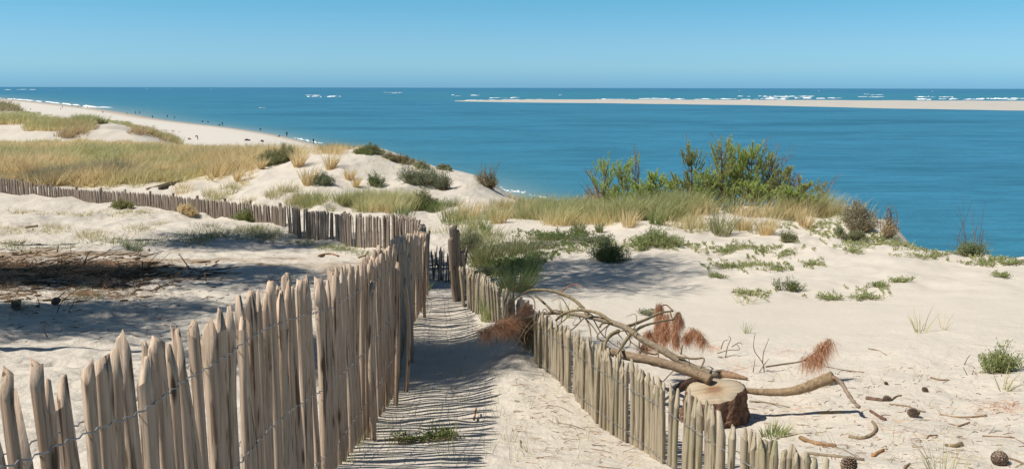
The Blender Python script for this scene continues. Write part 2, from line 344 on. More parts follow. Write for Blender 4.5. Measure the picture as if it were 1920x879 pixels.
def mat_wood(name, a, bb, dark, green=None, sat=1.0):
    m, n, l, b = newmat(name); tc = N(n, 'ShaderNodeTexCoord').outputs['Object']
    oi = N(n, 'ShaderNodeObjectInfo')
    off = N(n, 'ShaderNodeVectorMath', operation='SCALE'); off.inputs[0].default_value = (31, 17, 9); l.new(oi.outputs['Random'], off.inputs['Scale'])
    ad = N(n, 'ShaderNodeVectorMath', operation='ADD'); l.new(tc, ad.inputs[0]); l.new(off.outputs[0], ad.inputs[1]); v = ad.outputs[0]
    gr = noise(n, l, mapping(n, l, v, (130, 130, 3.0)), 1.0, 6, .7, .6)
    lo = noise(n, l, mapping(n, l, v, (16, 16, 1.8)), 1.0, 5, .65)
    c = mixc(n, l, oi.outputs['Random'], a, bb)
    rl = ramp(n, [(.38, (0, 0, 0)), (.62, (1, 1, 1))]); l.new(lo, rl.inputs[0])
    c = mixc(n, l, rl.outputs[0], c, tuple((x+y)*.44 for x, y in zip(a, bb)))
    rg = ramp(n, [(.30, (.38, .34, .31)), (.47, (.92, .92, .92)), (.68, (1.18, 1.15, 1.12))]); l.new(gr, rg.inputs[0])
    c = mixc(n, l, .9, c, rg.outputs[0], 'MULTIPLY')
    ck = noise(n, l, mapping(n, l, v, (48, 48, 1.3)), 1.0, 3, .55); rc_ = ramp(n, [(.345, (.20, .16, .13)), (.385, (1, 1, 1))]); l.new(ck, rc_.inputs[0]); c = mixc(n, l, .85, c, rc_.outputs[0], 'MULTIPLY')
    bk = noise(n, l, mapping(n, l, v, (22, 22, 2.4)), 1.0, 3, .6); rb_ = ramp(n, [(.62, (0, 0, 0)), (.66, (.75, .75, .75))]); l.new(bk, rb_.inputs[0]); c = mixc(n, l, rb_.outputs[0], c, tuple(x*1.6 for x in dark))
    at_ = N(n, 'ShaderNodeAttribute'); at_.attribute_name = 'tint'; c = mixc(n, l, 1.0, c, at_.outputs['Color'], 'MULTIPLY')
    kn = N(n, 'ShaderNodeTexVoronoi'); kn.inputs['Scale'].default_value = 1; l.new(mapping(n, l, v, (14, 14, 3.2)), kn.inputs['Vector'])
    rk = ramp(n, [(.09, (1, 1, 1)), (.20, (0, 0, 0))]); l.new(kn.outputs['Distance'], rk.inputs[0])
    c = mixc(n, l, rk.outputs[0], c, dark)
    if green:
        gg = ramp(n, [(.48, (0, 0, 0)), (.68, (.8, .8, .8))]); l.new(noise(n, l, mapping(n, l, v, (14, 14, 4)), 1, 4, .6), gg.inputs[0])
        c = mixc(n, l, gg.outputs[0], c, green)
    l.new(c, b.inputs['Base Color']); b.inputs['Roughness'].default_value = .85; b.inputs['Specular IOR Level'].default_value = .2
    l.new(bump(n, l, gr, .8, .004), b.inputs['Normal']); return m
def mat_bark(name, a, c2, scale=18, bd=.01):
    m, n, l, b = newmat(name); tc = N(n, 'ShaderNodeTexCoord').outputs['Object']
    f = noise(n, l, tc, scale, 6, .7, .5); g = noise(n, l, tc, scale*.3, 3)
    r = ramp(n, [(.36, tuple(x*.30 for x in a)), (.48, a), (.62, c2)]); l.new(f, r.inputs[0])
    c = mixc(n, l, g, r.outputs[0], tuple(x*.75 for x in c2))
    at_ = N(n, 'ShaderNodeAttribute'); at_.attribute_name = 'tint'; c = mixc(n, l, 1.0, c, at_.outputs['Color'], 'MULTIPLY')
    l.new(c, b.inputs['Base Color']); b.inputs['Roughness'].default_value = .9; b.inputs['Specular IOR Level'].default_value = .2
    l.new(bump(n, l, f, .8, bd), b.inputs['Normal']); return m
def mat_leaf(name, trans=.35):
    m, n, l, b = newmat(name); at_ = N(n, 'ShaderNodeAttribute'); at_.attribute_name = 'tint'
    l.new(at_.outputs['Color'], b.inputs['Base Color']); b.inputs['Roughness'].default_value = .65; b.inputs['Specular IOR Level'].default_value = .25
    t = N(n, 'ShaderNodeBsdfTranslucent'); l.new(at_.outputs['Color'], t.inputs['Color'])
    mx = N(n, 'ShaderNodeMixShader'); mx.inputs[0].default_value = trans
    l.new(b.outputs[0], mx.inputs[1]); l.new(t.outputs[0], mx.inputs[2]); l.new(mx.outputs[0], n['Material Output'].inputs['Surface']); return m
def mat_plain(name, col, rough=.7, metal=0.0):
    m, n, l, b = newmat(name); at_ = N(n, 'ShaderNodeAttribute'); at_.attribute_name = 'tint'
    f = noise(n, l, N(n, 'ShaderNodeTexCoord').outputs['Object'], 6, 3)
    c = mixc(n, l, f, tuple(x*.85 for x in col), tuple(min(1, x*1.1) for x in col)); c = mixc(n, l, 1.0, c, at_.outputs['Color'], 'MULTIPLY')
    l.new(c, b.inputs['Base Color']); b.inputs['Roughness'].default_value = rough; b.inputs['Metallic'].default_value = metal; return m
M = dict(sand=mat_sand(), sea=mat_sea(),
    pale_new=mat_wood('split_chestnut_fresh', (.45, .33, .24), (.62, .49, .375), (.11, .075, .05)),
    pale_mossy=mat_wood('split_chestnut_weathered', (.40, .33, .24), (.50, .43, .33), (.13, .10, .07), (.30, .28, .16)),
    pale_grey=mat_wood('split_chestnut_grey', (.25, .20, .16), (.39, .325, .27), (.08, .06, .05)),
    wire=mat_plain('galvanised_wire', (.30, .31, .32), .5, .5),
    bark=mat_bark('grey_branch_bark', (.23, .175, .12), (.40, .325, .23), 34, .014),
    pinebark=mat_bark('red_pine_bark', (.12, .068, .045), (.29, .20, .15), 24, .04),
    leaf=mat_leaf('grass_blades', .45), leaf2=mat_leaf('leaves', .4), dead=mat_leaf('dead_needles', .35),
    foam=mat_plain('sea_foam', (.86, .88, .88), .9), cloth=mat_plain('cloth', (1, 1, 1), .9), skin=mat_plain('skin', (.45, .28, .2), .7),
    cone=mat_bark('pine_cone_scales', (.26, .20, .15), (.50, .43, .36), 9, .02))

# ---------------------------------------------------------------- the dunes: one polar sheet out to the far beach
def build_dunes():
    th = np.concatenate([np.linspace(-118, -36, 30)[:-1], np.linspace(-36, 36, 640), np.linspace(36, 118, 30)[1:]])
    th = np.radians(th)
    r = np.concatenate([np.exp(np.linspace(math.log(.8), math.log(2.5), 40))[:-1], np.exp(np.linspace(math.log(2.5), math.log(20), 400))[:-1],
        np.exp(np.linspace(math.log(20), math.log(60), 170))[:-1], np.exp(np.linspace(math.log(60), math.log(160), 110))[:-1], np.exp(np.linspace(math.log(160), math.log(5000), 90))])
    RR, TT = np.meshgrid(r, th, indexing='ij'); X = RR*np.sin(TT); Y = RR*np.cos(TT)
    Z = H(X.ravel(), Y.ravel()).reshape(X.shape)
    # colour of the sand itself: damp strip by the water, earth and litter under the pines, dry grass thatch in the field
    C = np.ones(X.shape+(3,))
    wet = (1-sst(.05, .55, Z))*(RR > 60); C *= (1-wet[..., None]*np.array([.32, .36, .40]))
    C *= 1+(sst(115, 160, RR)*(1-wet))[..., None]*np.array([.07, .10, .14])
    soil = sst(.0, .35, fbm(X*.5, Y*.7, 71, 4)+.55-np.abs((Y-18.5)/5.0)**2-.6*sst(-9.5, -5.5, X))*(X < -3)
    soil *= sst(11, 13, Y)
    C *= 1-soil[..., None]*np.array([.42, .50, .58])
    fld = field_mask(X, Y); C *= 1-fld[..., None]*np.array([.10, .14, .38])
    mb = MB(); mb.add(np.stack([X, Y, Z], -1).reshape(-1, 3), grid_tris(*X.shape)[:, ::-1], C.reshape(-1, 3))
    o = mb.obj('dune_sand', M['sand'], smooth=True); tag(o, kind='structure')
def field_mask(X, Y):
    """where marram covers the ground of the hollow beyond the far paling fence"""
    n = .35*fbm(X*.22, Y*.18, 83, 3)
    u = X/np.maximum(Y, 1)
    m = sst(44, 47, Y)*(1-sst(86, 95, Y))*(1-sst(-.27, -.22, u + .0*Y + n*.05 + .0045*(62-Y)*(Y < 62)))
    return np.clip(m, 0, 1)
build_dunes()
# ---------------------------------------------------------------- the sea
def build_sea():
    th = np.radians(np.linspace(-118, 118, 420)); r = np.concatenate([np.exp(np.linspace(math.log(20), math.log(2500), 330))[:-1], np.exp(np.linspace(math.log(2500), math.log(90000), 60))])
    RR, TT = np.meshgrid(r, th, indexing='ij'); X = RR*np.sin(TT); Y = RR*np.cos(TT)
    g = H(X.ravel(), Y.ravel()).reshape(X.shape); dep = np.maximum(-g, 0)
    sh = np.exp(-dep/.55)*(RR < 2500)
    shoal = sst(900, 1300, RR)*(1-sst(2600, 4500, RR))*sst(-.3, .0, X/np.maximum(Y, 1))*.8
    shoal = np.maximum(shoal, .9*np.exp(-dep/4.0)*(RR < 2500))
    C = np.stack([sh*.75, shoal, 0*sh], -1)
    mb = MB(); mb.add(np.stack([X, Y, 0*X], -1).reshape(-1, 3), grid_tris(*X.shape)[:, ::-1], C.reshape(-1, 3))
    tag(mb.obj('sea', M['sea'], smooth=True), kind='structure')
    # sandbar: low sand spit far out
    pxs = np.array([852, 900, 1000, 1200, 1400, 1650, 1920, 2300]); far = np.array([189.2, 188.0, 187.2, 187.0, 187.6, 188.4, 189.2, 190.2]); nr = np.array([190.2, 191.0, 192.6, 195.0, 197.6, 203.6, 208.4, 214])
    q = np.linspace(852, 2300, 240); mb = MB(); V = []; k = 14
    for x in q:
        a = at_sea(x, np.interp(x, pxs, far)+.15*float(vnoise(x/35, 0, 5))); b = at_sea(x, np.interp(x, pxs, nr)+.25*float(vnoise(x/60, 0, 6)))
        for t in np.linspace(0, 1, k):
            p = b*(1-t)+a*t; h = 1.5*(math.sin(math.pi*min(1, max(0, t)))**.6)*(1+.3*float(vnoise(x/40, t*3, 9)))-.15
            V.append((p[0], p[1], h*min(1, (x-840)/160)))
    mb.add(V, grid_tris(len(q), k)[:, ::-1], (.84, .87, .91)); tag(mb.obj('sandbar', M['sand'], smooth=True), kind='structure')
def at_sea(px, py):
    d = ray(px, py); t = -EYE/d[2]; return np.array([d[0]*t, d[1]*t, 0])
build_sea()
def breakers():
    rg = np.random.default_rng(5); mb = MB()
    runs = [(1375, 1530, 181.5, 26, 1.6), (1440, 1580, 184.5, 22, 1.5), (1200, 1380, 186.2, 26, 1.2), (850, 1000, 188.6, 10, 1.0), (1625, 1650, 178, 3, 1.8), (1610, 1650, 182.5, 5, 1.0),
            (1715, 1790, 182.5, 14, 1.5), (1720, 1920, 186.6, 34, 1.5), (1840, 1920, 185.6, 12, 1.7), (1395, 1470, 186.6, 12, 1.1), (575, 642, 181.6, 12, 1.6), (575, 600, 179, 4, .9), (720, 755, 174.4, 7, 1.6),
            (845, 860, 180, 2, 1.2), (885, 900, 179.5, 2, 1.3), (920, 970, 183.8, 8, 1.0), (0, 66, 168.4, 12, 2.0), (1050, 1060, 179.6, 2, 1.4), (990, 1050, 187.5, 8, .8), (1110, 1200, 187, 10, .9)]
    for x0, x1, y, n, h in runs:
        for k in range(n):
            x = x0+(x1-x0)*rg.random(); p = at_sea(x, y+rg.normal()*.45); Ls = (x1-x0)/n*(.6+rg.random()*1.6)*p[1]/F
            m = 9; t = np.linspace(-1, 1, m); P = np.stack([p[0]+t*Ls*.6, p[1]+t*rg.normal()*4, np.zeros(m)], 1)
            tube(mb, P, h*(.18+.62*np.sqrt(np.maximum(0, 1-t*t)))*(.5+.8*rg.random()), 6, (1, 1, 1), .35, k)
    tag(mb.obj('breaking_surf', M['foam'], smooth=True), 'broken lines of white surf on the shoals round the sandbar', 'surf', kind='stuff')
    mb = MB()
    # wash along the beach: thin foam sheets at the water's edge
    shore = [(-40, 184.2), (0, 185.6), (40, 188.0), (80, 191.4), (130, 196.6), (185, 202.4)]
    xs = [s[0] for s in shore]; ys = [s[1] for s in shore]
    for k in range(90):
        x = -40+225*rg.random(); p = at_sea(x, np.interp(x, xs, ys)-.35+rg.normal()*.3); Ls = 4+14*rg.random(); u = at_sea(x+6, np.interp(x+6, xs, ys))-at_sea(x, np.interp(x, xs, ys)); u = u/np.linalg.norm(u)
        t = np.linspace(-1, 1, 7)[:, None]; tube(mb, p+u*t*Ls, .75*np.sqrt(np.maximum(.03, 1-t[:, 0]**2))*(.5+rg.random()), 5, (1, 1, 1), .3, k)
    tag(mb.obj('shore_surf', M['foam'], smooth=True), 'white surf running up the far left end of the beach', 'surf', kind='stuff')
    mb = MB()
    for (x0, y0, x1, y1, wd) in [(556, 259.5, 602, 268.5, .3), (935, 354, 985, 362, .18), (1000, 367, 1050, 376.5, .15)]:
        for k in range(26):
            t0 = rg.random(); p = at_sea(x0+(x1-x0)*t0, y0+(y1-y0)*t0); u = at_sea(x1, y1)-at_sea(x0, y0); L_ = np.linalg.norm(u); u /= L_
            t = np.linspace(-1, 1, 6)[:, None]; Q = p+u*t*L_*.05+np.array([rg.normal()*.5, rg.normal()*.9, 0]); Q[:, 2] = np.maximum(0, H(Q[:, 0], Q[:, 1]))
            tube(mb, Q, wd*.35*np.sqrt(np.maximum(.03, 1-t[:, 0]**2)), 5, (1, 1, 1), .3, k)
    tag(mb.obj('lapping_foam', M['foam'], smooth=True), 'thin foam lapping at the near beach behind the dune', 'foam', kind='stuff')
breakers()
# ---------------------------------------------------------------- paling fences
def pale_mesh(name, mat, h, w, t, seed, taper=.16, broken=False, wob=.006):
    """one split chestnut pale: irregular cleft section, slight bends, point hewn with flat facets"""
    rg = np.random.default_rng(seed); k = int(rg.integers(4, 6)); an = (np.arange(k)+rg.uniform(-.22, .22, k))*2*math.pi/k+rg.random()*.6
    sec = np.stack([np.cos(an)*w*.5*rg.uniform(.9, 1.2, k), np.sin(an)*t*.5*rg.uniform(.85, 1.2, k)], 1)
    zs = list(np.linspace(0, h-taper, 7)); V = []; C = []; bendv = rg.normal(size=2)*wob; wv = rg.uniform(0, 6, 2); tc_ = rg.normal(size=2)*w*.10; n = 0
    for i, z in enumerate(zs+[h]):
        q = z/h; f = 1.0+rg.normal()*.035; o = bendv*math.sin(q*math.pi*1.1)*1.6+np.array([math.sin(q*9+wv[0]), math.sin(q*8+wv[1])])*.0022
        last = i == len(zs)
        if last: f = rg.uniform(.26, .62) if not broken else .8; o = o+tc_*1.5
        for j, p in enumerate(sec):
            zz = z
            if broken and last: zz = z+float(np.clip(rg.normal()*.012, -.02, .02))
            if i == len(zs)-1: zz = z+rg.uniform(-.07, .05)*(taper/.09)
            if last and not broken: zz = z+rg.normal()*.007
            pp = p*f*(1+rg.normal()*.03); V.append((pp[0]+o[0], pp[1]+o[1], zz)); C.append((1, 1, 1))
        n += 1
    F_ = []
    for i in range(n-2):
        for j in range(k):
            a = i*k+j; b = i*k+(j+1) % k; F_ += [(a, b, b+k), (a, b+k, a+k)]
    # hewn facets: their own vertices, paler where the wood was cut
    m0 = len(V); V += V[(n-2)*k:(n-1)*k]; C += [(1.12, 1.12, 1.12)]*k; m1 = len(V); V += V[(n-1)*k:n*k]; C += [(1.15, 1.15, 1.15)]*k
    for j in range(k): j2 = (j+1) % k; F_ += [(m0+j, m0+j2, m1+j2), (m0+j, m1+j2, m1+j)]
    for j in range(1, k-1): F_.append((m1, m1+j, m1+j+1))
    mb = MB(); mb.add(V, F_, C); return mb.mesh(name, mat)
def fence_line(keys):
    """keys: (px, py of the tops, Y) -> polyline of tops in the world"""
    return np.array([at(*k) for k in keys])
def resample(P, step, jit=.12, seed=1):
    rg = np.random.default_rng(seed); seg = np.linalg.norm(np.diff(P[:, :2], axis=0), axis=1); c = np.concatenate([[0], np.cumsum(seg)])
    s_ = np.arange(step*.5, c[-1], step); s_ = s_+rg.normal(size=len(s_))*step*jit
    return np.stack([np.interp(s_, c, P[:, i]) for i in range(3)], 1), s_
def fence(name, keys, step, variants, h0, label, wires, mat, group=None, skip=(), jit_top=.03, lean=.02, seed=1, rowy=0, wr=.0023, wstep=7, loosey=0, doubles=0.0, strands=2, wr_=.024):
    P = fence_line(keys); Q, s_ = resample(P, step, .09, seed); rg = np.random.default_rng(seed+50)
    d = np.gradient(Q[:, :2], axis=0); d = d/np.linalg.norm(d, axis=1, keepdims=True); nrm = np.stack([-d[:, 1], d[:, 0]], 1)
    base = Q.mean(0); base[2] = H1(base[0], base[1]); g = H(Q[:, 0], Q[:, 1])
    root = empty(name, tuple(base), label, 'fence', group)
    sags = .02*vnoise(s_*.9, 0*s_, seed); tops = Q[:, 2]+rg.normal(size=len(Q))*jit_top
    side = np.where(np.arange(len(Q)) % 2 == 0, 1, -1)
    for i, q in enumerate(Q):
        if any(a < s_[i] < b for a, b in skip): continue
        top = tops[i]; h = top-g[i]+.14
        me = variants[rg.integers(len(variants))]; vh = me['h']
        rz = math.atan2(d[i][1], d[i][0])+rg.normal()*.5
        lx, ly = rg.normal()*lean, rg.normal()*lean
        o = link('pale', me, (q[0]-base[0], q[1]-base[1], top-vh-base[2]) if vh > h else (q[0]-base[0], q[1]-base[1], g[i]-.14-base[2]), (lx, ly, rz), (rg.uniform(.82, 1.15), rg.uniform(.85, 1.15), 1 if vh > h else h/vh), root)
    # twisted wires that weave in front of and behind the pales
    for wi, (dn, sag) in enumerate(wires):
        mb = MB(); A = []; B = []; wl = Q[:, 2]-dn+sags*sag+.008*rg.normal(size=len(Q)).cumsum()*.2
        for i in range(len(Q)):
            c = np.array([*Q[i][:2], wl[i]]); n3 = np.array([*nrm[i], 0]); r = wr_
            A.append(c+n3*r); B.append(c-n3*r-np.array([0, 0, .006]))
            if i < len(Q)-1 and strands == 2:
                c2 = np.array([*Q[i+1][:2], wl[i+1]]); m = wstep
                for k in range(1, m):
                    t = k/m
                    if .22 < t < .78:
                        ph = (t-.22)/.56*math.pi*2; cc = c*(1-t)+c2*t; rr = .0030
                        A.append(cc+n3*(r*.75+rr*math.cos(ph))+np.array([0, 0, rr*math.sin(ph)])); B.append(cc-n3*(r*.8+rr*math.cos(ph))-np.array([0, 0, .006+rr*1.5*math.sin(ph)]))
        for S in ((A, B) if strands == 2 else (A,)): tube(mb, np.array(S)-base, wr, 4, (1, 1, 1), 0, wi, False)
        mb.obj('wire', M['wire'], root, smooth=True)
    return root, base, Q, g
def variants(name, mat, n, h, w, t, seed, tp=1.0, **kw):
    out = []; rg = np.random.default_rng(seed)
    for i in range(n):
        hh = h; me = pale_mesh(name, mat, hh, w*rg.uniform(.75, 1.25), t*rg.uniform(.8, 1.2), seed*100+i, taper=rg.uniform(.07, .13)*tp if not kw.get('broken') else .04, **kw); me['h'] = hh; out.append(me)
    return out
VL = variants('pale', M['pale_new'], 18, 1.62, .037, .048, 3, wob=.008)+variants('pale', M['pale_new'], 4, 1.62, .037, .046, 33, broken=True)
VR = variants('pale', M['pale_mossy'], 16, 1.15, .053, .036, 4, tp=.6)
VG = variants('pale', M['pale_grey'], 14, 1.5, .078, .04, 5, broken=True)
VS = variants('pale', M['pale_grey'], 10, 1.4, .05, .03, 6)
VP = variants('post', mat_wood('old_post_wood', (.22, .165, .125), (.34, .27, .21), (.07, .05, .04)), 6, 1.5, .075, .05, 7, broken=True)
KL = [(-900, 760, 1.05), (-260, 745, 1.45), (-60, 735, 1.75), (30, 716, 1.92), (110, 694, 2.1), (180, 676, 2.25), (245, 660, 2.45), (315, 628, 2.75), (390, 600, 3.05), (480, 548, 3.65), (530, 533, 4.1), (610, 520, 5.0), (660, 498, 5.8), (703, 479, 6.9), (735, 460, 8.2), (748, 447, 10), (770, 440, 12), (797, 437, 14.8)]
rootL, baseL, QL, gL = fence('paling_fence', KL, .068, VL, 1.3, 'tall tan split-pale fence along the left side of the sandy path, nearest the camera', [(.17, 1), (.62, 1.2), (1.02, 1)], M['pale_new'], seed=2, jit_top=.020, lean=.012, wr_=.038, wr=.0024)
# stouter posts and slipped pales on the path side of that fence
for px, py, Y, bx, rz, lx, hs_ in [(676, 527, 6.05, 1.25, .4, .01, 1.35), (741, 520, 8.15, 1.0, .2, .03, 1.1), (757, 475, 9.6, 1.2, .9, -.02, 1.0), (722, 492, 7.4, 1.1, .5, .035, .9), (786, 452, 12.6, 1.1, 0, .02, 1.1)]:
    p = at(px, py, Y); hh = p[2]-H1(p[0], p[1])+.12
    link('post', VL[int(px) % 18], (p[0]+.065-baseL[0], p[1]-baseL[1], p[2]-hh-baseL[2]), (0, lx, rz), (hs_*1.25, hs_*1.2, hh/1.62), rootL)
KR = [(1003, 585, 9.0), (1040, 602, 8.3), (1080, 628, 7.6), (1136, 656, 6.6), (1200, 692, 5.95), (1250, 722, 5.5), (1310, 752, 5.1), (1380, 795, 4.75), (1450, 830, 4.45), (1500, 850, 4.22), (1545, 868, 4.05), (1750, 985, 3.3)]
fence('paling_fence', KR, .053, VR, .8, 'low mossy pale fence right of the path, under the fallen branch and before the stump', [(.15, 1), (.50, 1), (.72, .5)], M['pale_mossy'], seed=3, jit_top=.018, lean=.012, skip=[(5.63, 5.72)], wr_=.027)
KRA = [(866, 500, 13.8), (902, 515, 12.7), (927, 532, 11.8), (947, 544, 11.2), (975, 560, 10.4), (998, 580, 9.3)]
fence('paling_fence', KRA, .062, VR, .8, 'short sunken run of mossy pales between the tall broken posts and the russet needles', [(.14, 1), (.42, 1)], M['pale_mossy'], seed=4, jit_top=.02, lean=.03)
KM = [(540, 388, 27), (560, 391, 26.2), (585, 397, 25.9), (612, 400, 24.9), (632, 403, 24.8), (655, 402, 23.2), (700, 405, 22.6), (744, 405, 22.2), (765, 407, 20.9), (779, 413, 19.5), (790, 425, 17.6), (799, 437, 15.5)]
fence('paling_fence', KM, .064, VG, 1.1, 'zigzag of broad grey weathered pales where the path meets the far fence', [(.22, 1), (.7, 1)], M['pale_grey'], seed=5, jit_top=.03, lean=.02, strands=1, wr=.003)
KD = [(788, 462, 16.4), (825, 466, 16.8), (858, 463, 17.2)]
fence('paling_fence', KD, .043, VS, .8, 'dark leaning pales closing the gap at the end of the path, in deep shade', [(.2, 1)], M['pale_grey'], seed=6, jit_top=.05, lean=.11, strands=1, wr=.003)
# tall broken posts at the turn of the path
rt = empty('gate_post', tuple(hit(862, 556)), 'cluster of tall broken grey timbers leaning beside the end of the path', 'post')
bp = np.array(rt.location)
for px, py, w_, Y, rz, bxp in [(849, 424, 1.5, 14.2, .2, 862), (856, 432, 1.3, 14.25, 1.2, 867), (844, 446, 1.2, 14.15, .6, 857), (866, 470, 1.1, 14.3, .3, 872)]:
    p = at(px, py, Y); b = at(bxp, 556, Y); b[2] = H1(b[0], b[1])-.15; L_ = np.linalg.norm(p-b); dv = Vector(p-b)
    o = link('post', VP[px % 6], tuple(b-bp), dv.to_track_quat('Z', 'Y').to_euler(), (w_, w_*1.5, L_/1.5), rt)
# the far fence: some three hundred pales only three pixels wide each -> posts as parts, pales as one piece
KF = [(-420, 322, 48), (-200, 324, 45), (0, 331, 42), (60, 341, 41), (120, 352, 40), (220, 358, 37.5), (300, 363, 35.3), (370, 371, 33.2), (430, 377, 31.6), (500, 383, 29.8), (534, 386, 28.8)]
P = fence_line(KF); Q, s_ = resample(P, .115, .2, 8); base = np.array([P[4][0], P[4][1], H1(P[4][0], P[4][1])])
rf = empty('paling_fence', tuple(base), 'long thin grey fence between the pale sand hollow and the straw-coloured marram field', 'fence')
mb = MB(); rg = np.random.default_rng(9); g = H(Q[:, 0], Q[:, 1])
for i, q in enumerate(Q):
    top = q[2]+rg.normal()*.02-base[2]; b = g[i]-.1-base[2]; x, y = q[0]-base[0], q[1]-base[1]; w_ = .028+rg.random()*.03; t_ = .02; lx = rg.normal()*.02; c = np.array([1, 1, 1.])
    V = [(x-w_, y-t_, b), (x+w_, y-t_, b), (x+w_, y+t_, b), (x-w_, y+t_, b), (x-w_*.8+lx, y-t_, top-.1), (x+w_*.8+lx, y-t_, top-.1), (x+w_*.8+lx, y+t_, top-.1), (x-w_*.8+lx, y+t_, top-.1), (x+lx, y, top)]
    F_ = []
    for j in range(4):
        k = (j+1) % 4; F_ += [(j, k, k+4), (j, k+4, j+4), (j+4, k+4, 8)]
    mb.add(V, F_, c)
o = mb.obj('pales', M['pale_grey'], rf); o['kind'] = 'stuff'
for i in range(6, len(Q), 17):
    q = Q[i]; hh = q[2]-g[i]+.2; link('post', VG[i % 14], (q[0]-base[0], q[1]+.06-base[1], g[i]-.12-base[2]), (rg.normal()*.03, rg.normal()*.03, rg.random()), (1.25, 1.6, hh/1.5), rf)
for dn in (.18, .6):
    mb = MB(); W = Q[::3].copy(); W[:, 2] -= dn; tube(mb, W-base, .004, 4); mb.obj('wire', M['wire'], rf)

# ---------------------------------------------------------------- pines standing left of the frame, whose shade falls across the sand
def pine(loc, h, cr, seed, lean, label, trunk_r=.16):
    rg = np.random.default_rng(seed); x, y = loc; z = H1(x, y)-.1
    r = empty('maritime_pine', (x, y, z), label, 'tree', 'maritime pines left of the path')
    ts = np.linspace(0, 1, 9); P = np.stack([lean[0]*ts**1.6+.15*np.sin(ts*5+seed), lean[1]*ts**1.6+.15*np.cos(ts*4+seed), h*.88*ts], 1)
    mb = MB(); tube(mb, P, trunk_r*(1-.72*ts), 8, (1, 1, 1), .08, seed); mb.obj('trunk', M['pinebark'], r, smooth=True)
    mb = MB(); fo = MB(); tip = P[-1]
    for k in range(34):
        t = rg.uniform(.70, 1); b = np.array([np.interp(t, ts, P[:, i]) for i in range(3)]); a = rg.random()*6.283
        reach = cr*rg.uniform(.35, 1.0)*(1.1-.5*abs(t-.8)/.3); e = b+np.array([math.cos(a)*reach, math.sin(a)*reach, rg.uniform(.1, .9)])
        mid = (b+e)/2+np.array([0, 0, -.1]); tube(mb, smooth_path([b, mid, e], 3), np.linspace(.045, .012, 7), 5, (1, 1, 1), .1, k)
        for q in range(7):
            c = e*(1-q*.09)+b*q*.09+rg.normal(size=3)*[.36, .36, .16]; n = 75
            pts = c+rg.normal(size=(n, 3))*[.26, .26, .13]; D = unit(pts-c+np.array([0, 0, .25]))
            blades(fo, pts, D, rg.uniform(.16, .3, n), .035, 0, rcol(n, (.05, .085, .03), (.10, .13, .04)), rcol(n, (.07, .11, .03), (.12, .14, .05)), 1)
    mb.obj('limbs', M['bark'], r, smooth=True); fo.obj('crown', M['leaf2'], r)
    return r
PINES = [((-12.4, 14.6), 11.4, 3.1, 11, (7.8, 1.0), 'leaning pine beside the sand, its crown over the path'),
         ((-8.6, 8.1), 9.0, 1.4, 12, (2.3, .5), 'smaller pine nearest the left fence'),
         ((-12.6, 15.9), 10.2, 2.6, 13, (1.2, .0), 'upright pine over the litter of broken branches'),
         ((-11.4, 10.4), 9.0, 2.4, 14, (.2, .1), 'short bushy pine at the edge of the litter'),
         ((-17.6, 23.0), 13.4, 3.3, 15, (3.2, .3), 'broad pine behind the litter patch'),
         ((-17.2, 15.4), 11.5, 2.8, 17, (.6, .1), 'tall pine furthest from the path'),
         ((-37.5, 46.5), 19.0, 4.6, 16, (3.0, 0), 'far pine beside the marram hollow')]
for a in PINES: pine(*a)
# ---------------------------------------------------------------- vegetation
STRAW = ((.68, .55, .30), (.88, .74, .47)); GOLD = ((.62, .48, .235), (.84, .67, .39)); GREEN = ((.13, .20, .05), (.26, .33, .10)); OLIVE = ((.24, .25, .10), (.42, .40, .18))
PALEG = ((.40, .43, .19), (.62, .62, .33)); BLUEG = ((.24, .27, .17), (.42, .44, .29)); DARKG = ((.14, .165, .08), (.26, .285, .155)); RUST = ((.60, .29, .15), (.84, .52, .33)); BROWN = ((.27, .185, .12), (.46, .34, .23))
def grass(mb, C, n, h, spread, c_lo, c_hi, wd, seg=2, wind=(.25, .05), splay=.5, g=None):
    """n blades rising from round a point C (world or local)"""
    a = RNG.random(n)*6.283; r = np.sqrt(RNG.random(n))*spread; P = np.stack([C[0]+r*np.cos(a), C[1]+r*np.sin(a), np.full(n, C[2]-.03)], 1)
    if g is not None: P[:, 2] = g(P[:, 0], P[:, 1])-.03
    s = splay*RNG.random(n); D = np.stack([s*np.cos(a), s*np.sin(a), np.ones(n)], 1)+RNG.normal(size=(n, 3))*.08
    L = h*RNG.uniform(.55, 1.1, n); bd = np.stack([wind[0]*RNG.random(n)+.18*np.cos(a), wind[1]*RNG.random(n)+.18*np.sin(a), -.18*RNG.random(n)], 1)
    blades(mb, P, D, L, wd, bd, rcol(n, *c_lo), rcol(n, *c_hi), seg)
def gl(base):
    return lambda x, y: H(x+base[0], y+base[1])-base[2]
def lean_stems(mb, c, n, rx, h, stemcol, r=.004, up=1.0):
    ends = []
    for i in range(n):
        a = RNG.random()*6.283; q = rx*RNG.uniform(.3, 1); e = np.array([math.cos(a)*q, math.sin(a)*q, h*RNG.uniform(.5, 1)*up*(1-.35*(q/rx)**2)])
        m = e*.5+np.array([0, 0, .12*h])+RNG.normal(size=3)*.06*h; P = smooth_path([c, c+m, c+e], 3); tube(mb, P, np.linspace(r*1.6, r*.6, len(P)), 4, stemcol, 0, i, False); ends.append(P)
    return ends
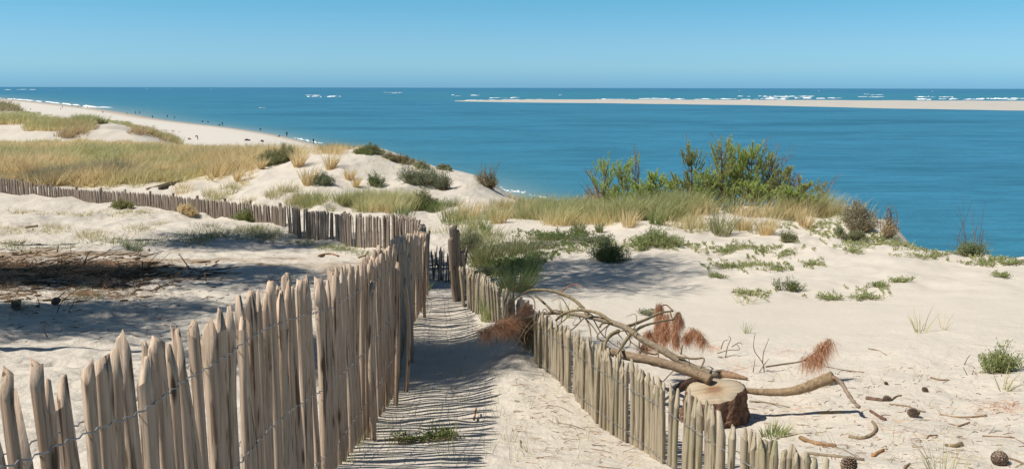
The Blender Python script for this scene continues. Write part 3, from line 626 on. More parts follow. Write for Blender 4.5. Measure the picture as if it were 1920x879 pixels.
def shrub(px, py, wpx, hpx, label,  name='dune_shrub', pal=DARKG, tip=None, dens=1.0, leafm=.055, grp=None, stems=None, needle=False, twiggy=.0, cat='shrub'):
    """px,py: where it meets the sand; wpx,hpx: full width and height in the photograph"""
    p = hit(px, py, (31 if px > 1000 else 60) if px < 1560 else 25); k = p[1]/F; rx = wpx*.56*k; h = (at(px, py-hpx, p[1])[2]-p[2])*1.08; root = empty(name, tuple(p), label, cat, grp); G = gl(p)
    st = MB(); fo = MB(); pal2 = tip or pal; ns = int((34+40*min(1.6, rx/h*.8))*dens)
    nl = 5; lob = [(RNG.uniform(-.62, .62)*rx, RNG.uniform(-.4, .4)*rx, RNG.uniform(.38, .62)*rx, RNG.uniform(.55, 1)*h) for _ in range(nl)]; lob[0] = (RNG.uniform(-.15, .15)*rx, 0, .55*rx, h)
    for i in range(ns):
        cx, cy, lr, lh = lob[i % nl]; a = RNG.random()*6.283; q = math.sqrt(RNG.random())*lr; x, y = cx+q*math.cos(a), cy+q*math.sin(a)*.8; bx, by = cx*.8+(x-cx)*.3, cy*.8+(y-cy)*.3; z0 = float(G(bx, by)[0])-.02
        hh = lh*(1-.6*(q/lr)**2)*RNG.uniform(.45, 1.12); e = np.array([x, y, float(G(x, y)[0])*.8+hh]); b = np.array([bx, by, z0])
        P = smooth_path([b, (b+e)/2+RNG.normal(size=3)*.05*h, e], 4); tube(st, P, np.linspace(.010, .003, len(P))*max(.5, h/.6), 4, (.8, .7, .6), 0, i, False)
        n = int(30*dens*(1+rx)); t = RNG.uniform(.2, 1, n)**.7; idx = np.minimum((t*(len(P)-1)).astype(int), len(P)-2); fr = t*(len(P)-1)-idx
        pts = P[idx]*(1-fr[:, None])+P[idx+1]*fr[:, None]+RNG.normal(size=(n, 3))*h*.075
        ax = unit(P[idx+1]-P[idx]); D = ax*.7+unit(RNG.normal(size=(n, 3)))*.8+[0, 0, .25]
        blades(fo, pts, D, leafm*RNG.uniform(.6, 1.4, n), leafm*.30, 0, rcol(n, *pal), rcol(n, *pal2), leaf=True)
    if twiggy:
        for i in range(int(twiggy)):
            a = RNG.random()*6.283; q = rx*RNG.uniform(.3, 1); e = np.array([q*math.cos(a), q*math.sin(a)*.6, h*RNG.uniform(.8, 1.35)]); P = smooth_path([np.array([0, 0, 0.]), e*.5+RNG.normal(size=3)*.1*h, e], 4)
            tube(st, P, np.linspace(.012, .003, len(P)), 4, (.75, .55, .5), .1, i, False)
            for j in range(4):
                s0 = P[len(P)//2+j % 3]; e2 = s0+RNG.normal(size=3)*[.14, .1, .12]*h+[0, 0, .12*h]; tube(st, [s0, (s0+e2)/2, e2], [.005, .004, .002], 4, (.75, .55, .5), 0, j, False)
    st.obj('stems', M['bark'], root); fo.obj('foliage', M['leaf2'], root); return root
def tuft(px, py, wpx, hpx, label, lo=STRAW, hi=STRAW, n=None, grp='marram tufts standing on the sand', name='marram_tuft', wind=(.25, .05), splay=.45, wd=None):
    p = hit(px, py, 31 if px > 980 else 60); k = p[1]/F; h = at(px, py-hpx, p[1])[2]-p[2]; sp = wpx*.32*k; mb = MB()
    n = n or int(90+260*min(2, sp)); wd = wd or max(.006, .9*k*1.0); grass(mb, (0, 0, 0), n, h, sp, lo, hi, wd, 2, wind, splay, gl(p))
    o = mb.obj(name, M['leaf']); o.location = p; tag(o, label, 'grass tuft', grp); return o

# -- the marram field in the hollow, beyond the far fence: nobody could count its tufts
def marram_field():
    mb = MB(); n = 9000; Y = np.exp(RNG.uniform(math.log(44.5), math.log(97), n)); u = RNG.uniform(-.80, -.17, n); X = u*Y
    m = field_mask(X, Y); keep = RNG.random(n) < m; X, Y = X[keep], Y[keep]
    # skyline fringe on the near crest and the rear edge
    Z = H(X, Y); pn = fbm(X*.16, Y*.11, 91, 3); pn2 = fbm(X*.5, Y*.4, 92, 2)
    for i in range(len(X)):
        k = 26; g_ = pn[i]+.18*(Y[i]-62)/30*-1; t = np.clip(1.0+g_*1.2, 0, 1)
        lo = (np.array(PALEG[0])*(1-t)+np.array(GOLD[0])*t*.9, np.array(PALEG[0])*(1-t)+np.array(STRAW[0])*t); hi = (np.array(PALEG[0])*(1-t)+np.array(STRAW[0])*t, np.array(PALEG[1])*(1-t)+np.array(STRAW[1])*t*1.05)
        h = (.8+.75*pn2[i])*(1-.35*(Y[i] > 78)); grass(mb, (X[i], Y[i], Z[i]), k-4, h, .36, lo, hi, .028+.0004*Y[i], 1, (.45, -.05), .8)
    o = mb.obj('marram_field', M['leaf']); tag(o, 'wide straw and green marram grass filling the hollow behind the far fence', 'grass', kind='stuff')
    mb = MB()
    def band(n, xs, k=24, h=.7, lo=GOLD, hi=STRAW, sp=.3, wd=.04, wind=(.35, 0)):
        A = np.array([xs() for _ in range(n)])
        for p in hitv(A[:, 0], A[:, 1]):
            grass(mb, p, k, h*RNG.uniform(.6, 1.2), sp, lo, hi, wd, 1, wind, .6)
    U = RNG.uniform
    # the far hump with its green cap, brown slumping sides and bare scars
    band(330, lambda: ((x := U(140, 245)), 226+max(0, (x-205))*.12+U(0, 6)), 22, 1.2, OLIVE, PALEG, .5, .07)
    band(420, lambda: ((x := U(235, 335)), 229+(x-235)*.33+U(0, 9)), 22, 1.2, GOLD, OLIVE, .5, .07)
    band(330, lambda: (U(50, 170), U(228, 246)), 20, 1.0, GOLD, PALEG, .5, .07)
    band(420, lambda: (U(-60, 100), U(216, 234)), 20, 1.0, GOLD, PALEG, .5, .08)
    for k in range(13):
        cx, cy = U(110, 320), U(238, 258)
        band(26, lambda: (cx+RNG.normal()*9, cy+RNG.normal()*3.2+(cx-200)*.03), 20, .9, BROWN, GOLD, .45, .06)
    band(180, lambda: (U(-60, 40), U(190, 210)), 20, 1.5, BROWN, OLIVE, .9, .12)
    band(90, lambda: (U(40, 75), U(211, 218)), 16, 1.2, OLIVE, PALEG, .8, .12)
    o = mb.obj('far_marram', M['leaf']); tag(o, 'olive and russet marram on the far hump beside the beach', 'grass', kind='stuff')
marram_field()

def scattered_band():
    """continuous marram along the middle distance"""
    U = RNG.uniform; mb = MB()
    def band(n, xs, k, h, lo, hi, sp=.22, wd=.014, wind=(.3, .05), splay=.5):
        A = np.array([xs() for _ in range(int(n*1.9))]); PP = hitv(A[:, 0], A[:, 1], 33 if A[0, 0] > 1000 else 62)
        PP = PP[fbm(PP[:, 0]*.62, PP[:, 1]*.38, 101, 3)+.10*RNG.normal(size=len(PP)) > .0]
        for p in PP:
            s = p[1]/26; grass(mb, p, k, h*U(.6, 1.15), sp, lo, hi, wd*s, 2 if p[1] < 34 else 1, wind, splay)
    # foot of the dune hill behind the fence
    band(150, lambda: (U(385, 560), U(352, 388)), 18, .6, OLIVE, STRAW)
    band(110, lambda: (U(560, 690), U(372, 400)), 24, .7, OLIVE, PALEG)
    band(60, lambda: (U(675, 790), U(372, 400)), 26, .75, STRAW, PALEG)
    band(100, lambda: (U(745, 860), U(385, 408)), 20, .5, DARKG, GREEN)
    band(70, lambda: (U(870, 1010), U(440, 500)), 26, .5, DARKG, OLIVE)
    band(60, lambda: (U(880, 960), U(420, 470)), 20, .5, OLIVE, PALEG)
    band(90, lambda: (U(880, 1010), U(368, 412)), 18, .55, OLIVE, STRAW)
    band(40, lambda: (U(760, 1000), U(405, 440)), 16, .45, OLIVE, PALEG)
    # crest under the young pines
    band(330, lambda: ((x := U(980, 1290)), U(384, 414)), 26, .8, OLIVE, PALEG)
    band(150, lambda: ((x := U(985, 1200)), U(404, 426)-(x-985)*.03), 24, .7, STRAW, PALEG)
    band(340, lambda: (U(1200, 1560), U(380, 404)), 26, .85, OLIVE, PALEG)
    band(90, lambda: (U(1440, 1640), U(388, 412)), 20, .6, OLIVE, STRAW)
    band(60, lambda: (U(1290, 1560), U(398, 414)), 18, .65, GOLD, STRAW)
    band(80, lambda: (U(1290, 1610), U(404, 438)), 15, .55, OLIVE, STRAW, .14)
    band(50, lambda: (U(1120, 1300), U(410, 432)), 12, .5, GOLD, PALEG, .14)
    band(40, lambda: (U(1560, 1660), U(396, 412)), 14, .45, OLIVE, STRAW, .2)
    band(50, lambda: (U(1680, 1860), U(440, 470)), 10, .35, OLIVE, PALEG, .2)
    # grass crowning the hill edge on the left and its skyline
    band(170, lambda: (U(340, 600), U(278, 296)), 18, .8, GOLD, STRAW, .35)
    band(200, lambda: ((x := U(330, 470)), U(296, 372-(x-330)*.3)), 18, .7, GOLD, STRAW, .35)
    band(60, lambda: (U(545, 640), U(283, 300)), 16, .7, GOLD, STRAW, .3)
    band(40, lambda: (U(600, 700), U(276, 282)), 14, .5, GOLD, OLIVE, .3)
    band(34, lambda: (U(420, 900), U(300, 352)), 10, .4, STRAW, PALEG, .25)
    band(30, lambda: (U(380, 480), U(318, 352)), 9, .5, GOLD, STRAW, .2)
    o = mb.obj('marram_grass', M['leaf']); tag(o, 'marram growing along the dune foot and the crest below the young pines', 'grass', kind='stuff')
scattered_band()
# -- tufts one can point at
for px, py, w_, h_, lab, lo, hi in [
    (560, 312, 26, 48, 'golden tuft at the right end of the dark round shrub on the dune', GOLD, STRAW), (655, 336, 22, 28, 'small golden tuft on the bare dune flank', GOLD, STRAW), (667, 352, 10, 28, 'thin golden tuft below the small one on the dune flank', GOLD, STRAW),
    (580, 345, 34, 42, 'straw tuft left of the grey-green bush halfway up the dune', GOLD, STRAW), (620, 318, 24, 40, 'golden tuft on the saddle below the dune top', GOLD, STRAW), (445, 340, 12, 34, 'thin golden tuft low on the left flank of the dune', GOLD, STRAW),
    (490, 318, 14, 30, 'golden tuft at the left end of the dark round shrub', GOLD, STRAW), (850, 418, 70, 50, 'broad green and straw tuft right of the far fence corner', GREEN, STRAW), (880, 412, 50, 52, 'tall straw tuft behind the broken gate posts', STRAW, STRAW),
    (935, 418, 44, 44, 'straw tuft between the gate posts and the sand slope', GOLD, PALEG), (910, 440, 14, 36, 'narrow green tuft above the dark undergrowth', GREEN, GREEN), (990, 405, 22, 44, 'golden upright tuft against the sea', GOLD, STRAW),
    (1437, 440, 36, 50, 'tall rusty-footed tuft on the dune crest right of the pines', GOLD, STRAW), (1352, 440, 50, 60, 'dense grey-green tuft spilling down the crest', OLIVE, BLUEG), (1230, 420, 36, 48, 'green tuft at the edge of the white sand below the pines', GREEN, PALEG),
    (1288, 405, 22, 36, 'golden tuft hanging at the sand lip', GOLD, STRAW), (1510, 425, 34, 40, 'straw tuft near the right end of the crest', GOLD, STRAW), (1180, 424, 40, 40, 'pale straw tuft at the shaded sand edge', STRAW, STRAW), (1395, 432, 30, 40, 'thin straw tuft between two thick ones on the crest', GOLD, STRAW),
    (1085, 438, 20, 34, 'dark upright tuft casting shade behind the creeping plants', OLIVE, DARKG), (1123, 436, 12, 28, 'small dark sprig of grass in the shaded hollow', OLIVE, DARKG), (1550, 405, 60, 46, 'bushy olive tuft at the cliff edge', OLIVE, STRAW)]:
    tuft(px, py, w_, h_, lab, lo, hi)
for px, py, w_, h_, lab, lo, hi, n in [
    (966, 545, 84, 62, 'big bright green marram clump above the fallen branch', PALEG, GREEN, 420), (905, 500, 56, 70, 'tall dark green tuft behind the sunken fence', OLIVE, DARKG, 240), (995, 518, 34, 60, 'dark tuft in shade right of the bright clump', DARKG, GREEN, 150),
    (1725, 623, 26, 62, 'sparse dry grass blades alone on the right slope', PALEG, STRAW, 16), (1770, 618, 12, 56, 'pair of dry upright blades beside the sparse ones', STRAW, STRAW, 5), (1398, 568, 46, 60, 'sparse grass rising through a creeping plant', PALEG, STRAW, 22),
    (1400, 624, 18, 30, 'little green grass sprout on bare sand', PALEG, GREEN, 16), (1882, 732, 16, 66, 'pale grass stems in front of the yellow-green bush', PALEG, STRAW, 14), (1062, 595, 34, 54, 'pale grass seen through the arch of the branch', PALEG, STRAW, 34),
    (1770, 900, 60, 120, 'loose green blades at the bottom edge right of centre', PALEG, STRAW, 34), (1452, 815, 70, 34, 'low grass in the shade right of the stump', GREEN, PALEG, 130), (920, 600, 50, 60, 'grass along the foot of the sunken fence', PALEG, GREEN, 110),
    (798, 545, 24, 26, 'grass tuft at the foot of the tall fence end', GREEN, PALEG, 70), (250, 470, 44, 26, 'dark tuft in the litter shade', DARKG, GREEN, 130)]:
    tuft(px, py, w_, h_, lab, lo, hi, n, splay=.7 if n < 60 or n > 400 else .4, wd=max(.005, .0012*_k) if (_k := hit(px, py)[1]) < 9 else .009)
# -- dune shrubs
shrub(528, 305, 92, 30, 'long dark green shrub among golden grass near the dune top', pal=DARKG, tip=OLIVE, dens=1.2, leafm=.085)
shrub(612, 346, 56, 24, 'grey-green bush halfway up the dune', pal=DARKG, tip=BLUEG, leafm=.07)
shrub(704, 347, 44, 24, 'rounded green bush left of the biggest one on the dune', pal=DARKG, tip=GREEN, leafm=.07)
shrub(778, 345, 96, 42, 'biggest grey-green bush on the dune flank', pal=DARKG, tip=BLUEG, dens=1.2, leafm=.075)
shrub(828, 355, 40, 36, 'grey bush touching the right side of the biggest one', pal=DARKG, tip=BLUEG, leafm=.07)
shrub(700, 288, 60, 18, 'low dark bush on the skyline left of centre', pal=DARKG, tip=OLIVE, leafm=.075)
shrub(748, 304, 56, 16, 'brownish bush on the skyline', pal=BROWN, tip=OLIVE, leafm=.075)
shrub(790, 316, 34, 16, 'small grey bush on the skyline above the biggest one', pal=OLIVE, tip=BLUEG, leafm=.07)
shrub(680, 288, 34, 10, 'small creeping green patch near the dune top', pal=GREEN, tip=OLIVE, leafm=.07)
shrub(836, 318, 30, 10, 'low green cushion on the seaward edge', pal=OLIVE, tip=BLUEG, leafm=.08)
shrub(918, 352, 46, 38, 'dark brown dead bush leaning at the seaward end of the dune', pal=BROWN, tip=OLIVE, leafm=.07, twiggy=8)
shrub(806, 390, 50, 40, 'olive bush behind the shaded fence corner', pal=DARKG, tip=OLIVE, leafm=.07)
shrub(880, 470, 60, 46, 'fine grey-green bush behind the gate posts', pal=DARKG, tip=BLUEG, leafm=.05)
shrub(1120, 384, 110, 34, 'tangled brown scrub left of the young pines', pal=BROWN, tip=STRAW, dens=1.3, leafm=.06, twiggy=10)
shrub(1195, 390, 60, 24, 'dry beige scrub beneath the young pines', pal=BROWN, tip=STRAW, leafm=.06, twiggy=4)
shrub(1600, 432, 96, 48, 'grey scrub tumbling down beside the sand bluff', pal=BROWN, tip=BLUEG, dens=1.3, leafm=.06)
shrub(1664, 440, 40, 42, 'brown dead bush with bare roots on the lip of the bluff', pal=BROWN, tip=STRAW, leafm=.045, twiggy=8)
shrub(1590, 450, 60, 24, 'grey cushion plant at the foot of the bluff', pal=OLIVE, tip=BLUEG, leafm=.05)
shrub(1820, 458, 70, 30, 'brown dead scrub on the right skyline', pal=BROWN, tip=STRAW, leafm=.05, twiggy=10)
shrub(1880, 694, 84, 52, 'yellow-green bush at the right edge of the photo', pal=GREEN, tip=PALEG, dens=1.1, leafm=.03)
shrub(1145, 490, 96, 44, 'dark green spreading shrub on its own mound in the shade', pal=DARKG, tip=GREEN, dens=1.4, leafm=.045)
shrub(1232, 462, 130, 34, 'long green spiky shrub on the sand in sunlight', pal=GREEN, tip=PALEG, dens=1.2, leafm=.05)
shrub(1478, 545, 58, 28, 'small dark green shrublet alone on the slope', pal=DARKG, tip=GREEN, dens=.8, leafm=.03)
shrub(1480, 455, 34, 24, 'dark sprig near the crest right of centre', pal=DARKG, tip=OLIVE, dens=.7, leafm=.05)
shrub(1816, 480, 58, 34, 'leafy green plant below the dead scrub', pal=GREEN, tip=BLUEG, dens=1.0, leafm=.045)
shrub(225, 391, 46, 18, 'olive bush at the foot of the far fence', pal=OLIVE, tip=OLIVE, leafm=.07)
shrub(355, 402, 34, 22, 'straw-coloured bush against the far fence', pal=STRAW, tip=STRAW, leafm=.08)
shrub(470, 415, 70, 22, 'green bush before the far fence corner', pal=GREEN, tip=OLIVE, leafm=.07)
# -- creeping plants
def creeper(px, py, wpx, dpx, label, pal=GREEN, tip=PALEG, n=14, leafm=.03, grp='creeping plants on the sand', up=.3):
    p = hit(px, py, 26); k = p[1]/F; G = gl(p); st = MB(); fo = MB(); rx = wpx*.62*k; n = int(n*1.25); ry = max(rx*.5, dpx*k*2.2)
    for i in range(n):
        a = RNG.random()*6.283; q = RNG.uniform(.4, 1); e = np.array([math.cos(a)*rx*q, math.sin(a)*ry*q]); b = e*RNG.uniform(0, .35); m = (b+e)/2+RNG.normal(size=2)*rx*.12
        Q = smooth_path([(b[0], b[1], 0), (m[0], m[1], 0), (e[0], e[1], 0)], 5); Q[:, 2] = G(Q[:, 0], Q[:, 1])+.01+np.linspace(0, dpx*k*up*RNG.random()*1.6, len(Q))
        tube(st, Q, .003, 4, (.9, .75, .6), 0, i, False); nn = int(26+34*rx); t = RNG.random(nn)*(len(Q)-1.01); j = t.astype(int); f = (t-j)[:, None]
        pts = Q[j]*(1-f)+Q[j+1]*f+RNG.normal(size=(nn, 3))*leafm*.5+[0, 0, leafm*.4]; D = unit(RNG.normal(size=(nn, 3)))+[0, 0, .8]
        blades(fo, pts, D, leafm*RNG.uniform(.6, 1.3, nn), leafm*.5, 0, rcol(nn, *pal), rcol(nn, *tip), leaf=True)
    r = empty('creeping_plant', tuple(p), label, 'plant', grp); st.obj('stems', M['bark'], r); fo.obj('leaves', M['leaf2'], r)
for a in [(1405, 552, 70, 14, 'creeping plant with grass growing through it'), (1555, 562, 50, 16, 'creeping plant left of the brightest one'), (1618, 560, 66, 20, 'bright creeping plant centred on the right slope'), (1690, 530, 50, 14, 'sprawling thin creeper upper right on the slope'),
          (1645, 538, 40, 10, 'thin creeper linking two others on the slope', ), (1520, 497, 52, 14, 'creeper with upright shoots below the crest'), (1460, 478, 60, 26, 'thick creeping plant on a small sand mound'), (1460, 505, 40, 10, 'flat creeper under the small mound'), (1385, 502, 90, 14, 'long flat creeper on the pale slope'),
          (1372, 468, 90, 20, 'broken creeper mat under the grey-green tuft'), (1345, 520, 40, 10, 'sparse creeper at the edge of the bare sand'), (1598, 472, 50, 24, 'creeper below the bluff scrub'), (1690, 458, 120, 16, 'green creeper along the right skyline'), (1740, 482, 90, 14, 'creeper trailing off the right skyline'),
          (1850, 495, 60, 14, 'trailing creeper below the leafy plant'), (1878, 520, 24, 20, 'single green sprig on the right slope'), (1905, 495, 50, 12, 'creeper at the right edge on the skyline'), (1360, 472, 30, 12, 'small dead creeper right of the spiky shrub'), (1075, 470, 60, 16, 'bright green creeper between two dark mats'),
          (1130, 462, 60, 12, 'green creeper behind the dark spreading shrub')]:
    creeper(*a)
for a in [(1050, 448, 120, 26, 'dark creeping mat on the shaded mound', DARKG, GREEN, 44, .05), (1100, 455, 90, 18, 'blue-green creeping mat behind the dark shrub', DARKG, BLUEG, 30, .05), (980, 470, 120, 20, 'dark undergrowth mat behind the green clump', DARKG, BLUEG, 50, .05), (955, 500, 110, 20, 'tangle of dark leafy stems between the dark tufts', DARKG, GREEN, 60, .05), (930, 515, 110, 24, 'black-green ground plants in the shade behind the sunken fence', DARKG, DARKG, 60, .04),
          (1218, 590, 36, 14, 'small blue-green leafy rosette behind the branch', BLUEG, BLUEG, 12, .03), (790, 826, 150, 22, 'trailing green creeper crossing the path at the bottom', GREEN, GREEN, 16, .018), (830, 818, 60, 18, 'denser leafy end of the creeper on the path', GREEN, PALEG, 16, .02)]:
    creeper(*a, grp='creeping plants on the sand')
def mats():
    """ragged leafy runners between the plants, too tangled to count"""
    U = RNG.uniform; fo = MB(); A = []
    for cx, cy, sx, sy, n in [(1420, 470, 60, 12, 26), (1370, 500, 50, 7, 16), (1470, 500, 60, 6, 14), (1330, 468, 40, 8, 10), (1700, 452, 60, 8, 34), (1760, 470, 60, 10, 26), (1850, 490, 60, 8, 16), (1600, 462, 40, 7, 12), (1640, 445, 30, 6, 14), (1540, 440, 40, 8, 10), (1250, 460, 70, 5, 22), (1180, 466, 60, 6, 14), (1070, 460, 80, 8, 40), (1010, 480, 50, 8, 26), (940, 480, 60, 20, 60), (960, 510, 60, 12, 40), (1640, 545, 60, 7, 8), (1420, 556, 60, 8, 10), (1560, 420, 50, 10, 20), (1330, 425, 60, 8, 16), (1480, 425, 50, 8, 12), (1020, 440, 90, 8, 26), (870, 465, 30, 16, 22)]:
        for i in range(int(n*1.6)): A.append((cx+RNG.normal()*sx*.55, cy+RNG.normal()*sy*.6))
    A = np.array(A); PP = hitv(A[:, 0], A[:, 1], 30)
    for i, p in enumerate(PP):
        k = p[1]/F; a0 = U(0, 6.28); R_ = U(6, 26)*k; m = int(14+R_*60); t = U(0, 1, m); a = a0+.8*t*U(-1, 1); X = p[0]+np.cos(a)*R_*t; Y = p[1]+np.sin(a)*R_*t*1.5; Z = H(X, Y); dark = A[i][0] < 1120
        D = unit(RNG.normal(size=(m, 3)))+[0, 0, 1.1]; pl = (DARKG, GREEN) if dark else ((OLIVE, PALEG) if i % 3 else (GREEN, PALEG)); lm = (.05 if p[1] > 14 else .035)
        blades(fo, np.stack([X, Y, Z+U(0, .04, m)], 1), D, lm*U(.6, 1.5, m), lm*.45, 0, rcol(m, *pl[0]), rcol(m, *pl[1]), leaf=True)
    o = fo.obj('creeping_runners', M['leaf2']); tag(o, 'ragged green runners trailing over the sand between the dune plants', 'ground cover', kind='stuff')
mats()
def patches():
    U = RNG.uniform; mb = MB(); fo = MB()
    def pt(n, xs, k, h, lo, hi, sp=.25, wd=.012):
        A = np.array([xs() for _ in range(n)])
        for p in hitv(A[:, 0], A[:, 1]):
            grass(mb, p, k, h*U(.5, 1.2), sp, lo, hi, wd*max(.5, p[1]/25), 1, (.2, 0), .8)
    for cx, cy, sx, sy, n in [(40, 398, 30, 2, 9), (140, 402, 30, 2, 12), (20, 432, 34, 5, 26), (100, 430, 22, 5, 26), (165, 440, 26, 4, 22), (255, 432, 18, 3, 12), (290, 420, 16, 2, 6), (245, 400, 40, 3, 26), (190, 448, 30, 3, 12), (60, 400, 40, 2, 10), (8, 455, 20, 3, 10)]:
        pt(n, lambda: (cx+RNG.normal()*sx*.6, cy+RNG.normal()*sy), 22, .22, OLIVE, STRAW, .3)
    for cx, cy, sx, sy, n in [(420, 440, 60, 7, 60), (480, 432, 40, 6, 40), (350, 452, 50, 5, 26), (30, 465, 50, 4, 16), (120, 462, 30, 4, 10), (240, 455, 60, 4, 22), (505, 445, 24, 6, 22)]:
        pt(n, lambda: (cx+RNG.normal()*sx*.6, cy+RNG.normal()*sy), 24, .26, DARKG, OLIVE, .28)
    pt(60, lambda: ((x := U(545, 740)), 452+(x-545)*.17+U(-3, 4)), 20, .22, GREEN, OLIVE, .2)
    pt(20, lambda: (U(140, 185), U(545, 566)), 22, .18, GREEN, PALEG, .12, .008)
    pt(12, lambda: (U(10, 60), U(560, 580)), 18, .18, OLIVE, GREEN, .12, .008)
    o = mb.obj('ground_grass', M['leaf']); tag(o, 'low patchy grass scattered over the shaded sand on the left', 'grass', kind='stuff')
    mb2 = MB()
    for i in range(300):
        if i < 190:
            px, py = U(700, 1000), U(600, 860)
            if px > 960 and py > 700: px -= 120
        else: px, py = U(640, 1100), U(640, 870)
        p = hit(px, py); grass(mb2, p, int(U(2, 6)), U(.08, .22), .04, PALEG, OLIVE, .0035, 2, (.1, 0), .4)
    for i in range(90):
        p = hit(U(1400, 1920), U(690, 875)); grass(mb2, p, int(U(2, 5)), U(.06, .2), .05, PALEG, STRAW, .0035, 2, (.3, 0), .9)
    for i in range(70):
        x, yy = RNG.choice([0, 1]), 0; px = U(690, 700) ; t = RNG.random(); p = hit(640+150*t**.7, 872-300*t); grass(mb2, p, int(U(3, 8)), U(.08, .2), .05, PALEG, STRAW, .0035, 2, (.1, 0), .5)
    o = mb2.obj('grass_shoots', M['leaf']); tag(o, 'thin single grass shoots on the path and the near sand', 'grass', kind='stuff')
patches()
# -- young maritime pines on the crest
def sapling(px, py, wpx, hpx, label, n=16, bare=0, pal=((.30, .42, .11), (.52, .62, .21)), tip=None):
    Yp = 27.6+(RNG.random()-.5)*2.0+(390-py)*.06; b_ = at(px, py, Yp); p = np.array([b_[0], Yp, H1(b_[0], Yp)]); k = Yp/F; h = at(px, py-hpx, Yp)[2]-p[2]; rx = wpx*.62*k; r = empty('young_pine', tuple(p), label, 'young pine', 'young pines on the dune crest')
    st = MB(); fo = MB(); tip = tip or ((.56, .64, .22), (.80, .84, .36))
    P = smooth_path([(0, 0, -.1), (RNG.normal()*.08, 0, h*.4), (RNG.normal()*.12, 0, h*.88)], 5); tube(st, P, np.linspace(.04, .012, len(P)), 6, (.8, .75, .7), .08, 1)
    def shoot(b, e, L=.30, w_=.068, m=90):
        d = unit(np.array(e-b)); t = RNG.random(m)**.8; pts = b+(e-b)*t[:, None]; D = d*1.0+unit(np.cross(d, RNG.normal(size=(m, 3))))*.6
        s_ = 1.0; blades(fo, pts, D, w_*RNG.uniform(.7, 1.4, m), .013, 0, rcol(m, *pal)*s_, rcol(m, *tip), 1)
    for i in range(int(n*2.7)):
        t = RNG.uniform(.04, .95); b = P[int(t*(len(P)-1))]; a = RNG.random()*6.283; q = rx*RNG.uniform(.35, 1.0)*(1.15-.75*t)
        e = b+np.array([math.cos(a)*q, math.sin(a)*q, q*.45+h*.06]); m_ = (b+e)/2-[0, 0, .06*h]; Q = smooth_path([b, m_, e], 3); tube(st, Q, np.linspace(.014, .006, len(Q)), 5, (.8, .7, .65), 0, i, False)
        top = e+np.array([math.cos(a)*.5, math.sin(a)*.5, 1.3])*h*RNG.uniform(.06, .13); shoot(Q[-2], top); tube(st, [Q[-1], top], [.006, .003], 4, (.8, .7, .6), 0, i, False)
        for j in range(3):
            f = RNG.uniform(.3, 1); s0 = b*(1-f)+e*f; ee = s0+np.array([RNG.normal()*.05+math.cos(a)*.05, RNG.normal()*.05+math.sin(a)*.05, h*RNG.uniform(.06, .13)]); shoot(s0, ee, m=40)
    shoot(P[-2], P[-1]+np.array([0, 0, h*.12]))
    for i in range(bare):
        a = RNG.random()*6.283; b = P[int(RNG.uniform(.2, .8)*(len(P)-1))]; q = rx*RNG.uniform(.4, 1); e = b+np.array([math.cos(a)*q, math.sin(a)*q*.5, h*RNG.uniform(.3, .7)]); Q = smooth_path([b, (b+e)/2+RNG.normal(size=3)*.06, e], 4); tube(st, Q, np.linspace(.012, .004, len(Q)), 5, (1, .8, .8), .1, i, False)
        for j in range(9):
            s0 = Q[int(RNG.uniform(.3, 1)*(len(Q)-1))]; e2 = s0+np.array([RNG.normal()*.12, RNG.normal()*.1, RNG.uniform(.05, .3)]); tube(st, [s0, (s0+e2)/2+RNG.normal(size=3)*.02, e2], [.006, .005, .002], 4, (1, .8, .8), 0, j, False)
    st.obj('trunk', M['bark'], r); fo.obj('crown', M['leaf2'], r)
for a in [(1132, 372, 62, 86, 'young pine furthest left on the crest with reaching bare-footed branches', 12, 4), (1170, 378, 60, 78, 'bushy young pine second from the left on the crest', 20, 1), (1195, 374, 40, 86, 'thin bare-twigged young pine behind the second one', 3, 6), (1228, 384, 60, 62, 'low bright green young pine left of the dark-topped one', 18, 0),
          (1288, 380, 66, 108, 'young pine with a narrow dark pointed top', 16, 2, ((.10, .13, .05), (.20, .22, .09))), (1262, 386, 56, 60, 'low young pine at the foot of the dark-topped one', 16, 0), (1325, 384, 52, 70, 'low green young pine between the two tall ones', 16, 1), (1350, 380, 66, 124, 'tall open young pine with twisted leader', 14, 3, ((.26, .29, .10), (.46, .46, .18))),
          (1378, 384, 70, 112, 'densest bright young pine in the middle of the thicket', 28, 3), (1408, 386, 76, 118, 'tall bright young pine right of the middle', 26, 5), (1345, 392, 70, 60, 'low broad young pine in front of the thicket', 20, 0), (1440, 388, 74, 100, 'leaning young pine with bare red twigs above', 16, 11, OLIVE),
          (1475, 390, 60, 74, 'olive young pine near the right end of the thicket', 14, 9, OLIVE), (1505, 394, 60, 62, 'sparse low young pine at the right end of the thicket', 10, 5, OLIVE), (1535, 396, 40, 60, 'nearly bare sapling last on the right', 3, 6, OLIVE), (1410, 396, 80, 50, 'low green young pine in front on the right', 20, 0), (1305, 392, 60, 50, 'low bushy young pine in front of the dark-topped one', 18, 0), (1200, 390, 70, 46, 'low spreading young pine under the thin bare-twigged one', 18, 0), (1490, 398, 70, 46, 'low spreading young pine at the foot of the olive one', 16, 1)]:
    sapling(*a)
